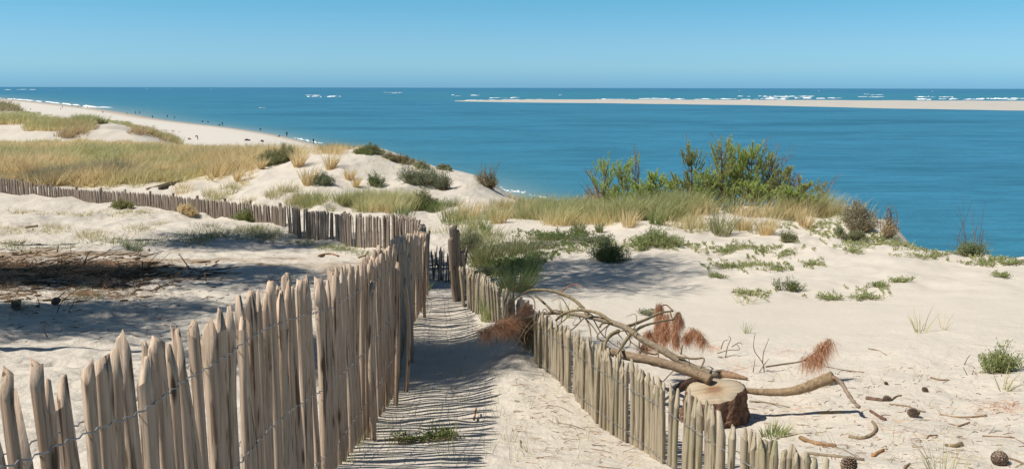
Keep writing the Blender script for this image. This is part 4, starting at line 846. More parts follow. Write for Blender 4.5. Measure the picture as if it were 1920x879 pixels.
# ---------------------------------------------------------------- fallen branch, stump, logs, sticks, cones
def wpath(pts, m=5):
    return smooth_path([at(*p) for p in pts], m)
def limb(mb, pts, r0, r1, seed=0, sides=7, m=5, rough=.09, col=(1, 1, 1), knots=True):
    P = wpath(pts, m); n = len(P); R_ = np.linspace(r0, r1, n)*(1+.07*vnoise(np.arange(n)*.55, np.full(n, seed*1.7), 3)); tube(mb, P, R_, sides, col, rough, seed); return P
def needles(fo, P, n, L=(.10, .2), sag=.9, col=RUST, w=.0028, spread=.06, out=.35):
    P = np.asarray(P); t = RNG.random(n)*(len(P)-1.01); j = t.astype(int); f = (t-j)[:, None]; pts = P[j]*(1-f)+P[j+1]*f+RNG.normal(size=(n, 3))*spread*.3
    D = RNG.normal(size=(n, 3))*out+[0, 0, -sag]; blades(fo, pts, D, RNG.uniform(*L, n), w, RNG.normal(size=(n, 3))*.12+[0, 0, -.15], np.where(RNG.random((n, 1)) < .62, rcol(n, *col), rcol(n, *BROWN))*1.0, rcol(n, *col, j=.3), 2)
def ground_path(pts, r, up=0.0, m=5):
    """polyline of photo points lying on the sand"""
    Q = np.array([hit(*p[:2]) for p in pts]); Q[:, 2] += r*.7+np.array([p[2] if len(p) > 2 else 0 for p in pts]); return smooth_path(Q, m)
# the fallen branch that leans across the right fence
base = hit(1300, 700); br = empty('fallen_branch', tuple(base), 'big dead pine branch arching over the right fence with many bare side limbs', 'branch')
B0 = np.array(base)
mb = MB(); col = (1.0, .98, .82)
main = [(1345, 706, 7.25), (1300, 689, 7.35), (1268, 672, 7.45), (1240, 655, 7.55), (1204, 636, 7.7), (1178, 617, 7.85), (1152, 606, 8.0), (1118, 597, 8.2), (1085, 590, 8.45), (1053, 586, 8.65), (1016, 588, 8.85), (997, 593, 9.0), (971, 600, 9.2), (949, 604, 9.35)]
limb(mb, main, .037, .012, 1, 9); mb.v[0] -= B0; mb.obj('main_limb', M['bark'], br, smooth=True)
def sub(name, limbs, mat='bark', c=col):
    m_ = MB()
    for i, (pts, a, b) in enumerate(limbs): limb(m_, pts, a, b, i+3, 6, 5, .1, c)
    for V_ in m_.v: V_ -= B0
    o = m_.obj(name, M[mat], br, smooth=True); return o
def arc(pts, y0, y1): return [(p[0], p[1], y0+(y1-y0)*i/(len(pts)-1)) for i, p in enumerate(pts)]
sub('side_limb', [(arc([(1104, 592), (1087, 571), (1066, 556), (1036, 545), (1001, 543), (982, 549), (964, 562), (956, 575), (956, 590)], 8.3, 9.3), .017, .008)])
sub('side_limb', [(arc([(1152, 608), (1129, 591), (1107, 583), (1075, 582), (1053, 590), (1042, 600)], 8.0, 8.5), .017, .009), (arc([(1150, 606), (1131, 605), (1124, 613)], 8.0, 7.9), .013, .010)])
sub('side_limb', [(arc([(1175, 612), (1190, 607), (1215, 597), (1240, 586), (1262, 583)], 7.9, 8.6), .018, .008)])
sub('side_limb', [(arc([(1188, 623), (1200, 614), (1215, 608), (1240, 602), (1262, 599)], 7.8, 8.3), .016, .008)])
sub('side_limb', [(arc([(1160, 620), (1145, 628), (1136, 640), (1131, 662)], 7.9, 7.4), .019, .014)])
sub('side_limb', [(arc([(1182, 626), (1168, 646), (1156, 664)], 7.8, 7.3), .018, .012)])
sub('side_limb', [(arc([(1036, 584), (1018, 566), (1004, 554)], 8.7, 9.0), .013, .010)])
for l_ in [(arc([(964, 560), (963, 545), (974, 534), (992, 536), (1006, 543)], 9.2, 9.0), .008, .005), (arc([(984, 549), (1001, 562), (1003, 580)], 9.1, 9.0), .006, .004), (arc([(973, 533), (955, 547), (947, 565), (944, 590)], 9.3, 9.4), .007, .004),
    (arc([(1098, 597), (1113, 614), (1122, 630), (1126, 644)], 8.3, 8.0), .007, .004), (arc([(1098, 597), (1106, 615), (1109, 646)], 8.3, 8.0), .008, .005), (arc([(1240, 655), (1228, 664), (1202, 655), (1198, 640)], 7.6, 7.6), .009, .006), (arc([(1226, 650), (1234, 662), (1233, 676)], 7.6, 7.4), .010, .006),
    (arc([(1270, 668), (1300, 672), (1320, 672), (1314, 690)], 7.4, 7.2), .010, .007), (arc([(1182, 640), (1200, 655), (1196, 668)], 7.7, 7.5), .006, .004), (arc([(1055, 590), (1052, 606), (1056, 618)], 8.6, 8.6), .006, .004), (arc([(1277, 664), (1279, 646)], 7.5, 7.5), .008, .006),
    (arc([(1160, 640), (1174, 660), (1190, 664)], 7.6, 7.5), .006, .004), (arc([(1188, 662), (1166, 672), (1150, 684)], 7.5, 7.3), .006, .004), (arc([(1034, 545), (1048, 552), (1074, 560), (1082, 563)], 8.9, 8.8), .005, .003)]:
    sub('twig', [l_], c=(.9, .85, .75))
sub('red_twig', [(arc([(1053, 547), (1066, 536), (1080, 533), (1094, 540)], 8.9, 8.7), .005, .003)], c=(1.7, .8, .6))
for i_ in range(30):
    Pm = wpath(main); b_ = Pm[int(RNG.uniform(.12, .98)*(len(Pm)-1))]; dx, dz = RNG.normal()*.16, RNG.uniform(-.30, .16); e_ = b_+np.array([dx, RNG.normal()*.14, dz]); m_ = MB()
    if e_[2] < H1(e_[0], e_[1])+.02: e_[2] = H1(e_[0], e_[1])+.02
    tube(m_, smooth_path([b_, (b_+e_)/2+RNG.normal(size=3)*.05, e_, e_+RNG.normal(size=3)*[.08, .05, .04]], 4)-B0, np.linspace(.0065, .0022, 13), 5, (.85, .78, .7), .12, i_); m_.obj('twig', M['bark'], br)
# the upper trunk piece that carries it
mb = MB(); P = limb(mb, [(1120, 651, 7.6), (1162, 664, 7.5), (1226, 677, 7.35), (1270, 688, 7.25), (1318, 705, 7.1), (1332, 712, 7.05)],   .036, .042, 5, 10, 6, .12, (1.05, .95, .9))
o = mb.obj('fallen_log', M['bark'], None, smooth=True); tag(o, 'thick lichen-grey trunk lying behind the right fence below the arching branch', 'log')
mb = MB(); tube(mb, ground_path([(1345, 704), (1375, 708), (1402, 713)], .03), [.036, .04, .04, .038, .036, .034, .03, .025, .02, .016, .006], 8, (1.15, .95, .85), .08, 3)
tag(mb.obj('log', M['bark'], smooth=True), 'short reddish log end poking out behind the stump', 'log')
mb = MB(); tube(mb, ground_path([(1268, 735), (1290, 722), (1325, 713)], .035), [.02, .03, .04, .04, .045, .042, .04, .038, .036, .034, .03], 8, (.7, .62, .6), .12, 4)
tag(mb.obj('broken_root', M['pinebark'], smooth=True), 'dark broken root end touching the left side of the stump', 'root')
# curved log
mb = MB(); C_ = [(1392, 731, 7.05), (1420, 734, 7.0), (1450, 735, 6.95), (1478, 734, 6.9), (1508, 727, 6.85), (1536, 716, 6.8), (1562, 706, 6.75)]
P = limb(mb, C_, .022, .05, 2, 12, 6, .05, (1.1, .98, .85)); n_ = len(P); lg = mb.obj('curved_log', M['bark'], None, smooth=True); tag(lg, 'curved bare log raised at its right end on the open sand', 'log')
mb = MB(); limb(mb, [(1560, 706, 6.74), (1576, 716, 6.7), (1588, 735, 6.62), (1600, 752, 6.55), (1612, 764, 6.5)], .016, .014, 2, 6, 5, .2, (1.15, 1.1, 1.15)); mb.obj('bark_strip', M['bark'], lg, smooth=True)
mb = MB(); tube(mb, [P[-1], P[-1]+(P[-1]-P[-2])*.12+np.array([0, 0, .004])], [.047, .03], 12, (1.5, .8, .5), .15, 5); mb.obj('cut_end', M['bark'], lg)
# ---- stump
def stump():
    c = hit(1347, 793); c = np.array([at(1338, 780, 6.95)[0], 6.95, 0]); c[2] = H1(c[0], c[1])-.06
    top = at(1343, 731, 6.95)[2]; h = top-c[2]; r = empty('tree_stump', tuple(c), 'sawn pine stump with flaking red-brown bark just behind the right fence', 'stump')
    mb = MB(); n, mh = 110, 30; V = []; rg = np.random.default_rng(4)
    for i in range(mh):
        t = i/(mh-1); 
        for k in range(n):
            a = 2*math.pi*k/n; fl = .215*(1+.17*(1-t)**2)+.02*math.sin(3*a+1)+.012*math.sin(5*a)
            v = float(fbm(a*3.2+.6*t, t*1.3+3, 5, 3)); pl = float(vnoise(a*4.6+.7*math.sin(t*5), t*3.2, 8)); rr = fl-.012+(.040*(.5+.5*math.tanh(v*10))+.016*math.tanh(pl*6)+.006*rg.normal())*(1-.62*t**2)+.012*t
            z = h*t+.055*math.cos(a+.2)*0*t; tilt = (-.05*math.cos(a)*0+.028*math.sin(a)+.032*math.cos(a))*t
            if i == mh-1: rr -= .006
            V.append((rr*math.cos(a)*1.02, rr*math.sin(a), z+tilt))
    T = []
    for i in range(mh-1):
        for k in range(n):
            a = i*n+k; b = i*n+(k+1) % n; T += [(a, b, b+n), (a, b+n, a+n)]
    mb.add(V, T, (1.1, .95, .9)); mb.obj('bark', M['pinebark'], r)
    m, nn, l, b = newmat('sawn_pine_face'); tc = N(nn, 'ShaderNodeTexCoord').outputs['Object']
    mp = mapping(nn, l, tc, (1, 1.15, .2)); ln = N(nn, 'ShaderNodeVectorMath', operation='LENGTH'); l.new(mp, ln.inputs[0])
    nz = noise(nn, l, tc, 7, 4, .6); ad = N(nn, 'ShaderNodeMath', operation='MULTIPLY_ADD'); l.new(nz, ad.inputs[0]); ad.inputs[1].default_value = .13; l.new(ln.outputs['Value'], ad.inputs[2])
    rr = ramp(nn, [(.10, (.22, .125, .07)), (.15, (.32, .19, .11)), (.19, (.46, .36, .24)), (.275, (.50, .42, .31)), (.30, (.50, .40, .28))]); l.new(ad.outputs[0], rr.inputs[0])
    sn = N(nn, 'ShaderNodeMath', operation='SINE'); ml = N(nn, 'ShaderNodeMath', operation='MULTIPLY'); l.new(ad.outputs[0], ml.inputs[0]); ml.inputs[1].default_value = 560; l.new(ml.outputs[0], sn.inputs[0])
    c2 = ramp(nn, [(0, (.88, .86, .84)), (1, (1, 1, 1))]); l.new(sn.outputs[0], c2.inputs[0]); cc = mixc(nn, l, .6, rr.outputs[0], c2.outputs[0], 'MULTIPLY')
    st_ = ramp(nn, [(.35, (.7, .66, .62)), (.55, (1, 1, 1))]); l.new(noise(nn, l, mapping(nn, l, tc, (3, 26, 3), (0, 0, .5)), 1, 4), st_.inputs[0]); cc = mixc(nn, l, .6, cc, st_.outputs[0], 'MULTIPLY')
    l.new(cc, b.inputs['Base Color']); b.inputs['Roughness'].default_value = .85
    ring = np.array(V[-n:]); ctr = ring.mean(0); V2 = [tuple(ctr)]+[tuple(ctr+(q-ctr)*.5+[0, 0, .002]) for q in ring]+[tuple(ctr+(q-ctr)*.955+[0, 0, .002]) for q in ring]+[tuple(q+[0, 0, -.012]) for q in ring]
    T2 = []
    for k in range(n):
        k2 = (k+1) % n; T2.append((0, 1+k, 1+k2))
        for q in (0, 1): T2 += [(1+q*n+k, 1+(q+1)*n+k, 1+(q+1)*n+k2), (1+q*n+k, 1+(q+1)*n+k2, 1+q*n+k2)]
    mb = MB(); mb.add(V2, T2); mb.obj('cut_face', m, r)
stump()
# ---- russet needle masses and drooping dead shoots
def deadshoot(label, stems, clumps, name='dead_pine_shoot', root_px=None, n=420, L=(.10, .2), col=RUST, sag=.9, out=.35):
    allp = [at(*p) for p in stems[0]]; base = np.array(allp[0]); r = empty(name, tuple(base), label, 'dead branch'); st = MB(); fo = MB()
    for i, s_ in enumerate(stems): tube(st, wpath(s_)-base, np.linspace(.009, .004, len(wpath(s_))), 5, (.9, .75, .65), .1, i)
    for c in clumps: needles(fo, wpath(c)-base, int(1.4*n*max(.3, len(c)/3)), L, sag, col, out=out)
    st.obj('stem', M['bark'], r, smooth=True); fo.obj('needles', M['dead'], r); return r
deadshoot('hanging russet needles on the twin upturned shoots behind the fallen branch', [[(1262, 583, 8.6), (1250, 572, 8.7), (1238, 576, 8.7), (1232, 600, 8.7)], [(1256, 584, 8.5), (1264, 610, 8.4), (1268, 640, 8.3)], [(1262, 599, 8.3), (1272, 585, 8.3), (1278, 600, 8.3)]],
    [[(1236, 584, 8.6), (1232, 615, 8.5), (1226, 640, 8.4)], [(1250, 586, 8.6), (1250, 610, 8.5), (1252, 630, 8.4)], [(1264, 600, 8.4), (1268, 625, 8.3), (1268, 640, 8.3)], [(1236, 572, 8.7), (1238, 580, 8.7)], [(1270, 586, 8.3), (1277, 606, 8.3)], [(1246, 606, 8.5), (1244, 636, 8.4)]], n=420, L=(.06, .14), out=.2)
deadshoot('russet heap of needles half under the main limb', [[(1205, 655, 7.9), (1215, 645, 8.0), (1226, 632, 8.1)]], [[(1202, 652, 7.95), (1212, 645, 8.0), (1226, 634, 8.1)], [(1210, 628, 8.2), (1220, 624, 8.2)]], n=300, L=(.06, .13), out=.6)
deadshoot('russet needle fan on a small sand mound right of the twin shoots', [[(1318, 644, 8.4), (1310, 628, 8.45), (1298, 614, 8.5)]], [[(1300, 617, 8.5), (1290, 628, 8.5), (1286, 632, 8.5)], [(1304, 620, 8.5), (1312, 628, 8.45), (1320, 640, 8.4)]], n=330, L=(.06, .15), out=.45)
deadshoot('long low branch ending in a raised fan of russet needles', [[(1436, 687, 7.7), (1470, 682, 7.75), (1505, 676, 7.8), (1530, 660, 7.85), (1556, 635, 7.9)], [(1530, 660, 7.85), (1534, 648, 7.9)]], [[(1534, 648, 7.9), (1545, 645, 7.9), (1556, 638, 7.9)], [(1505, 672, 7.8), (1530, 666, 7.8), (1540, 668, 7.8)]], n=330, L=(.10, .2), out=.4)
deadshoot('big russet bundle of fallen needles against the fence, spilling onto the path', [[(950, 604, 9.3), (935, 608, 9.3), (915, 620, 9.1)], [(990, 565, 9.4), (975, 590, 9.3), (960, 616, 9.1)]],
    [[(955, 600, 9.2), (935, 608, 9.1), (915, 618, 9.0), (900, 622, 8.95)], [(965, 590, 9.2), (950, 604, 9.1), (935, 612, 9.0)], [(985, 570, 9.4), (980, 590, 9.3), (975, 606, 9.2)], [(995, 574, 9.4), (990, 590, 9.3), (985, 610, 9.2)], [(970, 600, 9.1), (960, 610, 9.1), (950, 616, 9.0)]], name='needle_bundle', n=430, L=(.10, .20), out=.5, sag=.5, col=((.72, .38, .22), (.95, .62, .42)))
deadshoot('dark brushwood hanging behind the left end of the right fence', [[(1000, 592, 9.3), (985, 612, 9.2), (972, 640, 9.0)], [(970, 600, 9.3), (960, 620, 9.2), (950, 645, 9.0)], [(946, 590, 9.3), (945, 640, 9.1)]], [[(1000, 596, 9.25), (990, 615, 9.2), (985, 630, 9.1)], [(985, 612, 9.2), (992, 636, 9.15)]], name='brushwood', n=500, L=(.08, .2), col=((.10, .085, .045), (.20, .17, .09)), out=.6)
def stick(label, pts, r0, r1, mat='bark', c=(1, 1, 1), name='stick', cat='stick', grp=None, rough=.12, sides=6):
    r0 *= .8; r1 *= .8; P = ground_path(pts, max(r0, r1)); mb = MB(); tube(mb, P, np.linspace(r0, r1, len(P)), sides, c, rough, len(label)); o = mb.obj(name, M[mat], smooth=False); tag(o, label, cat, grp); return o
def upright(label, specs, name='dead_twig', c=(.75, .65, .6)):
    """twigs standing out of the sand: lists of (px, py) with a common distance taken where they meet the ground"""
    b = hit(*specs[0][0]); Y = b[1]; mb = MB()
    for i, s_ in enumerate(specs): P = wpath([(x, y, Y+.05*math.sin(i*2+j)) for j, (x, y) in enumerate(s_)], 4); tube(mb, P-b, np.linspace(.0042, .0022, len(P))*max(1, Y/7), 5, c, .12, i)
    o = mb.obj(name, M['bark']); o.location = b; tag(o, label, 'twig', 'dead twigs standing in the sand')
upright('forked twig standing right of the russet mound, two prongs', [[(1433, 697), (1430, 680), (1416, 660), (1413, 645), (1416, 625)], [(1430, 680), (1432, 660), (1442, 634)], [(1412, 698), (1416, 672)], [(1424, 697), (1434, 682), (1442, 672)]])
upright('low tangle of grey-brown twigs between the russet mound and the forked twig', [[(1360, 670), (1364, 650), (1370, 635), (1366, 630)], [(1345, 662), (1366, 656), (1386, 655), (1382, 645)], [(1372, 650), (1385, 642), (1392, 645)], [(1346, 668), (1380, 676), (1398, 672)], [(1352, 654), (1357, 640), (1366, 636)]])
upright('small broken twig upright near the yellow-green bush', [[(1808, 684), (1813, 673), (1819, 665)]])
upright('thin twig with short forks in front of the yellow-green bush', [[(1806, 708), (1813, 703), (1806, 688)], [(1822, 703), (1826, 694)]])
upright('dark crooked twig standing in the near left sand', [[(88, 632), (83, 618), (86, 606), (94, 612)]])
upright('leaning bare branch at the right side of the litter', [[(107, 586), (112, 572), (122, 560), (138, 547), (156, 535), (162, 532)]], c=(.55, .45, .4))
upright('curved black branch rising from the litter', [[(98, 518), (112, 505), (116, 492), (116, 478)], [(106, 512), (112, 524)]], c=(.4, .35, .3))
upright('three-pronged thin twigs below the leaning branch', [[(128, 585), (136, 572), (140, 560), (146, 558)], [(130, 586), (145, 582), (156, 577)], [(135, 588), (128, 582)], [(138, 603), (160, 592), (169, 582)], [(162, 590), (176, 594)]], c=(.6, .5, .45))
upright('thin upright shoot at the left of the leaning branch', [[(74, 576), (72, 562), (66, 552)]], c=(.5, .45, .4))
upright('pair of snapped stubs at the edge of the litter', [[(228, 540), (226, 524)], [(251, 534), (250, 520)]], c=(.8, .7, .65))
for a in [('long thin stick lying on the sand beyond the left fence', [(290, 542), (325, 529), (358, 521)], .014, .008, 'bark', (.8, .7, .65)), ('short dark stick right of the long thin one', [(362, 511), (372, 518), (385, 517)], .012, .01, 'bark', (.6, .5, .5)),
          ('reddish stick half buried behind the tall pales', [(455, 532), (500, 528), (530, 525)], .016, .01, 'pinebark', (1.3, 1, .9)), ('wavy dark twig left of the tall pales', [(378, 562), (395, 556), (412, 560), (428, 552)], .008, .005, 'bark', (.5, .45, .45)),
          ('broken driftwood lump beside the zigzag fence', [(598, 482), (618, 478), (634, 482)], .05, .03, 'bark', (1.1, .85, .75)), ('pale forked root at the foot of the zigzag fence', [(672, 484), (684, 480), (690, 472)], .03, .02, 'bark', (1.4, 1.3, 1.25)),
          ('flat beige slab of wood in the far sand hollow', [(48, 428), (70, 425)], .05, .05, 'bark', (1.5, 1.35, 1.2)), ('grey log lying at the near edge of the marram field', [(275, 357), (300, 350), (322, 342)], .09, .05, 'bark', (1.3, 1.2, 1.1)), ('dark log behind the far fence beside the grey one', [(300, 356), (325, 346), (340, 340)], .12, .05, 'bark', (.4, .4, .35)),
          ('small peeling stick standing out on the path', [(889, 792, .02), (893, 777, .05)], .012, .009, 'bark', (1.6, 1.1, .7)), ('thin curved twig lying at the foot of the berm', [(1026, 760), (1050, 763), (1075, 775)], .006, .003), ('second thin twig on the berm above the first', [(1046, 793), (1075, 798), (1098, 806)], .006, .003),
          ('small bent twig on the bright side of the path', [(976, 826), (978, 838), (988, 846)], .006, .004, 'bark', (.8, .6, .5)),
          ('green-grey twig lying right of the stump', [(1405, 753), (1440, 756), (1480, 764)], .011, .006), ('beige stick lying under the curved log', [(1535, 775), (1582, 774)], .012, .010, 'bark', (1.4, 1.2, .8)), ('curved grey stick with an orange broken end', [(1592, 820), (1615, 823), (1636, 815), (1642, 803), (1636, 792)], .016, .014, 'bark', (1.1, 1.05, 1)),
          ('chunky brown stick with a cone at its end', [(1624, 748), (1640, 750), (1656, 752)], .020, .016, 'pinebark', (1.2, 1.15, 1.1)), ('short knotty stick with a pale blue end', [(1632, 772), (1648, 782), (1660, 788)], .014, .016, 'pinebark', (1.2, 1, 1)), ('dark hooked twig right of the chunky stick', [(1672, 750), (1680, 744), (1690, 742)], .010, .008, 'bark', (.7, .6, .5)),
          ('thin forked stick above the largest cone', [(1668, 758), (1700, 762), (1720, 770), (1735, 773)], .007, .009, 'bark', (1, .85, .7)), ('long straight thin stick on the far right sand', [(1762, 778), (1800, 783), (1850, 780)], .008, .010, 'bark', (1.2, 1.05, .95)), ('straight red-brown twig at the right edge', [(1842, 818), (1902, 821)], .007, .006, 'bark', (1, .7, .6)),
          ('thick orange-barked stick under the grey bent one', [(1500, 822), (1530, 833), (1568, 838)], .018, .018, 'bark', (1.25, .95, .75)), ('long green-grey stick along the bottom right', [(1508, 850), (1560, 856), (1620, 863)], .013, .012), ('arched grey twig above the long green-grey stick', [(1560, 838), (1585, 845), (1612, 862)], .007, .006), ('bright orange chip of bark near the bottom', [(1636, 856), (1656, 845)], .016, .012, 'bark', (1.7, 1.15, .75)),
          ('knobbly grey driftwood piece left of the lower right cone', [(1772, 836), (1790, 838), (1802, 834)], .010, .02, 'bark', (1, .95, .8)), ('forked twig above the lower grass blades', [(1738, 822), (1742, 817), (1758, 816)], .007, .006, 'bark', (.8, .6, .5)), ('small red-brown twig at the bottom edge', [(1696, 878), (1706, 870)], .011, .008, 'bark', (.9, .7, .6)), ('angled twig between the cones and the straight stick', [(1796, 800), (1818, 792)], .009, .005, 'bark', (1, .85, .7)),
          ('thin twig arching from behind the stump foot', [(1456, 822), (1490, 815), (1522, 812)], .007, .005, 'bark', (1, 1, .8)), ('dark bent twig lying by the lower right cone', [(1878, 858), (1900, 862), (1925, 872)], .008, .006, 'bark', (.9, .8, .8)), ('pale bent twig high on the right slope', [(1628, 654), (1645, 657), (1662, 666)], .008, .005, 'bark', (1, .85, .75)), ('short stick beside the small cone', [(1745, 709), (1762, 713), (1780, 713)], .012, .007, 'bark', (1, .8, .7)),
          ('thin fallen twig running right from the russet-tipped branch', [(1550, 688), (1580, 694), (1620, 698)], .008, .004, 'bark', (.8, .65, .55))]:
    stick(*a[:4], *a[4:])
# ---- pine cones
def cone_mesh():
    mb = MB(); rg = np.random.default_rng(8); tube(mb, [(0, 0, 0), (0, 0, .3), (0, 0, .6), (0, 0, .95)], [.2, .3, .22, .05], 8, (.5, .4, .35)); ga = 2.39996; n = 95
    for i in range(n):
        t = i/n; z = .02+t*.95; R_ = .46*math.sin(math.pi*(.16+.80*t))**.8; a = i*ga; d = np.array([math.cos(a), math.sin(a), 0]); s_ = np.array([-math.sin(a), math.cos(a), 0]); w = .13*(1-.45*t)
        b = d*R_*.35+[0, 0, z-.03]; e = d*R_+[0, 0, z+.05+.09*t]; up = np.array([0, 0, .035])
        V = [b-s_*w*.5, b+s_*w*.5, e-s_*w, e+s_*w, e+d*.04+up*.2, e-s_*w*.7+up, e+s_*w*.7+up]
        mb.add(V, [(0, 1, 3), (0, 3, 2), (2, 3, 4), (2, 4, 5), (4, 3, 6), (4, 6, 5), (0, 5, 1), (1, 5, 6), (0, 2, 5), (1, 6, 3)], np.array([1, .92, .85])*rg.uniform(.7, 1.35))
    return mb.mesh('pine_cone', M['cone'])
CM = cone_mesh()
for px, py, s_, rot, lab in [(1702, 780, .082, (1.3, .3, .6), 'largest open pine cone, dark, in the middle of the right sand'), (1868, 873, .10, (1.7, .4, 2.4), 'grey pine cone on its side at the bottom right corner'), (1584, 892, .10, (.5, .2, 0), 'pine cone just showing at the bottom edge beside the sticks'),
        (1729, 733, .05, (1.4, .3, .4), 'smallest pine cone, far up the right sand'), (1655, 751, .06, (1.5, .2, 1.2), 'reddish cone at the end of the chunky stick'), (1658, 720, .035, (1.5, 0, .5), 'tiny cone scrap above the chunky stick'),
        (26, 578, .14, (1.5, .2, .9), 'round dark cone at the left edge of the litter'), (222, 524, .16, (1.4, .1, 2), 'dark cone beside the snapped stubs'), (98, 574, .12, (1.3, .4, 2.5), 'cone at the foot of the leaning branch')]:
    p = hit(px, py); o = link('pine_cone', CM, (p[0], p[1], p[2]+s_*.38), rot, (s_,)*3); tag(o, lab, 'pine cone', 'pine cones on the sand')
# ---- litter: bark, twigs and needles nobody could count
def litter():
    U = RNG.uniform; mb = MB(); nd = MB()
    def chip(p, L, r, c, a=None, up=0):
        a = U(0, 3.14) if a is None else a; d = np.array([math.cos(a), math.sin(a), up])*L*.5; m = RNG.normal(size=3)*L*.07; z = np.array([0, 0, r*.6])
        e0 = p-d; e1 = p+d; e0[2] = p[2]; e1[2] = p[2]+abs(up)*L
        if L > .3: e0[2], e1[2] = H(np.array([e0[0], e1[0]]), np.array([e0[1], e1[1]]))+[0, abs(up)*L]
        tube(mb, [e0+z, p+m*[1, 1, 0]+z*1.4, e1+z], [r*.8, r, r*.5], 4, c, .2, 1)
    A = []
    for i in range(1150):
        px = U(-80, 290) if i % 4 else U(-80, 420); py = 506+.02*px+RNG.normal()*24*(1-.0013*max(0, px))
        if py > 452: A.append((px, py))
    A = np.array(A); A = hitv(A[:, 0], A[:, 1])
    for i, p in enumerate(A):
        cc = np.array([[.45, .36, .32], [.6, .48, .4], [.95, .8, .7], [.3, .25, .22]][RNG.integers(4)]); chip(p, U(.06, .35) if i % 6 else U(.4, 1.0), U(.005, .02), cc, U(0, 3.14), U(0, .5) if i % 7 == 0 else 0)
    for p in hitv(U(-80, 760, 500), U(470, 640, 500)):
        chip(p, U(.02, .10)*(1 if p[1] < 14 else 1.5), U(.002, .006), np.array([.6, .48, .42])*U(.6, 1.8))
    for i in range(46):     # rusty sprays of needles in the heap
        px, py = RNG.choice([40, 60, 115, 140, 160, 220, 235, 20, 180]), U(485, 560); p = hit(px+RNG.normal()*22, py); n = 90
        D = RNG.normal(size=(n, 3))*[1, .6, .35]+[0, 0, .2]; col_ = RUST if i % 5 == 0 else BROWN; blades(nd, np.tile(p+[0, 0, .04], (n, 1))+RNG.normal(size=(n, 3))*[.18, .1, .03], D, U(.1, .26), .008, [0, 0, -.3], rcol(n, *col_), rcol(n, *col_), 1)
    n = 7000; px = U(-80, 330, n)+RNG.normal(size=n)*30; Y = 17+RNG.normal(size=n)*2.3; X = (px-960)/F*Y*1.03; Z = H(X, Y)
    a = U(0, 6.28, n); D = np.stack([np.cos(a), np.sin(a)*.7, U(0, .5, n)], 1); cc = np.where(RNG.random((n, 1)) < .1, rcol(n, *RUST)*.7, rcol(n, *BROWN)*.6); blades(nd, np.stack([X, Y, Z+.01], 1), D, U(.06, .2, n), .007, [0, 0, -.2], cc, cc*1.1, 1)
    o = mb.obj('broken_wood', M['bark']); tag(o, 'heap of broken twigs and bark in the shade on the left', 'debris', kind='stuff')
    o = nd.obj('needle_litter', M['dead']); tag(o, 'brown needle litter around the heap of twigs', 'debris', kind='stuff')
    mb = MB(); nd = MB()
    A = [(U(1400, 1925), U(685, 878)) if i % 3 else (U(960, 1210), U(700, 875)) for i in range(620)]; A = np.array([a for a in A if not (a[0] < 1260 and a[1] < 640+(a[0]-1000)*1.05)])
    for i, p in enumerate(hitv(A[:, 0], A[:, 1])):
        a = RNG.normal()*.8; L = U(.015, .09) if i % 9 else U(.08, .2); c = np.array([[.9, .7, .6], [.55, .45, .4], [1.3, 1.05, .9], [1.2, .7, .55]][RNG.integers(4)])
        d = np.array([math.cos(a), math.sin(a), 0])*L; r = U(.0015, .004); r *= .7; tube(mb, [p+[0, 0, r], p+d*.5+[0, RNG.normal()*.01, r+U(0, .01)], p+d+[0, 0, r]], [r, r, r*.6], 4, c, .2, 1)
    o = mb.obj('twig_scraps', M['bark']); tag(o, 'tiny twig scraps strewn over the near sand on the right', 'debris', kind='stuff')
    A = np.array([(U(1190, 1925), U(640, 878)) if i % 3 else (U(960, 1210), U(690, 875)) for i in range(900)])
    for i, p in enumerate(hitv(A[:, 0], A[:, 1])):
        a = U(0, 6.28); blades(nd, (p+[0, 0, .004])[None], [[math.cos(a), math.sin(a), .12]], U(.05, .16), .0026, RNG.normal(size=3)*.15*[1, 1, 0], rcol(1, *(RUST if i % 4 == 0 else STRAW))*.9, rcol(1, *STRAW)*.8, 2)
    for cx, cy, s_, n in [(1880, 765, 26, 90), (1360, 690, 30, 60), (1500, 768, 30, 30), (1680, 800, 60, 50), (1240, 660, 30, 80), (1475, 660, 14, 26), (920, 622, 16, 60), (1330, 655, 14, 60)]:
        for p in hitv(cx+RNG.normal(size=n)*s_, np.minimum(878, cy+RNG.normal(size=n)*s_*.3)):
            a = U(0, 6.28); blades(nd, (p+[0, 0, .004])[None], [[math.cos(a), math.sin(a), .2]], U(.06, .18), .003, 0, rcol(1, *RUST), rcol(1, *RUST)*1.2, 2)
    o = nd.obj('fallen_needles', M['dead']); tag(o, 'single fallen needles scattered on the near sand', 'debris', kind='stuff')
litter()
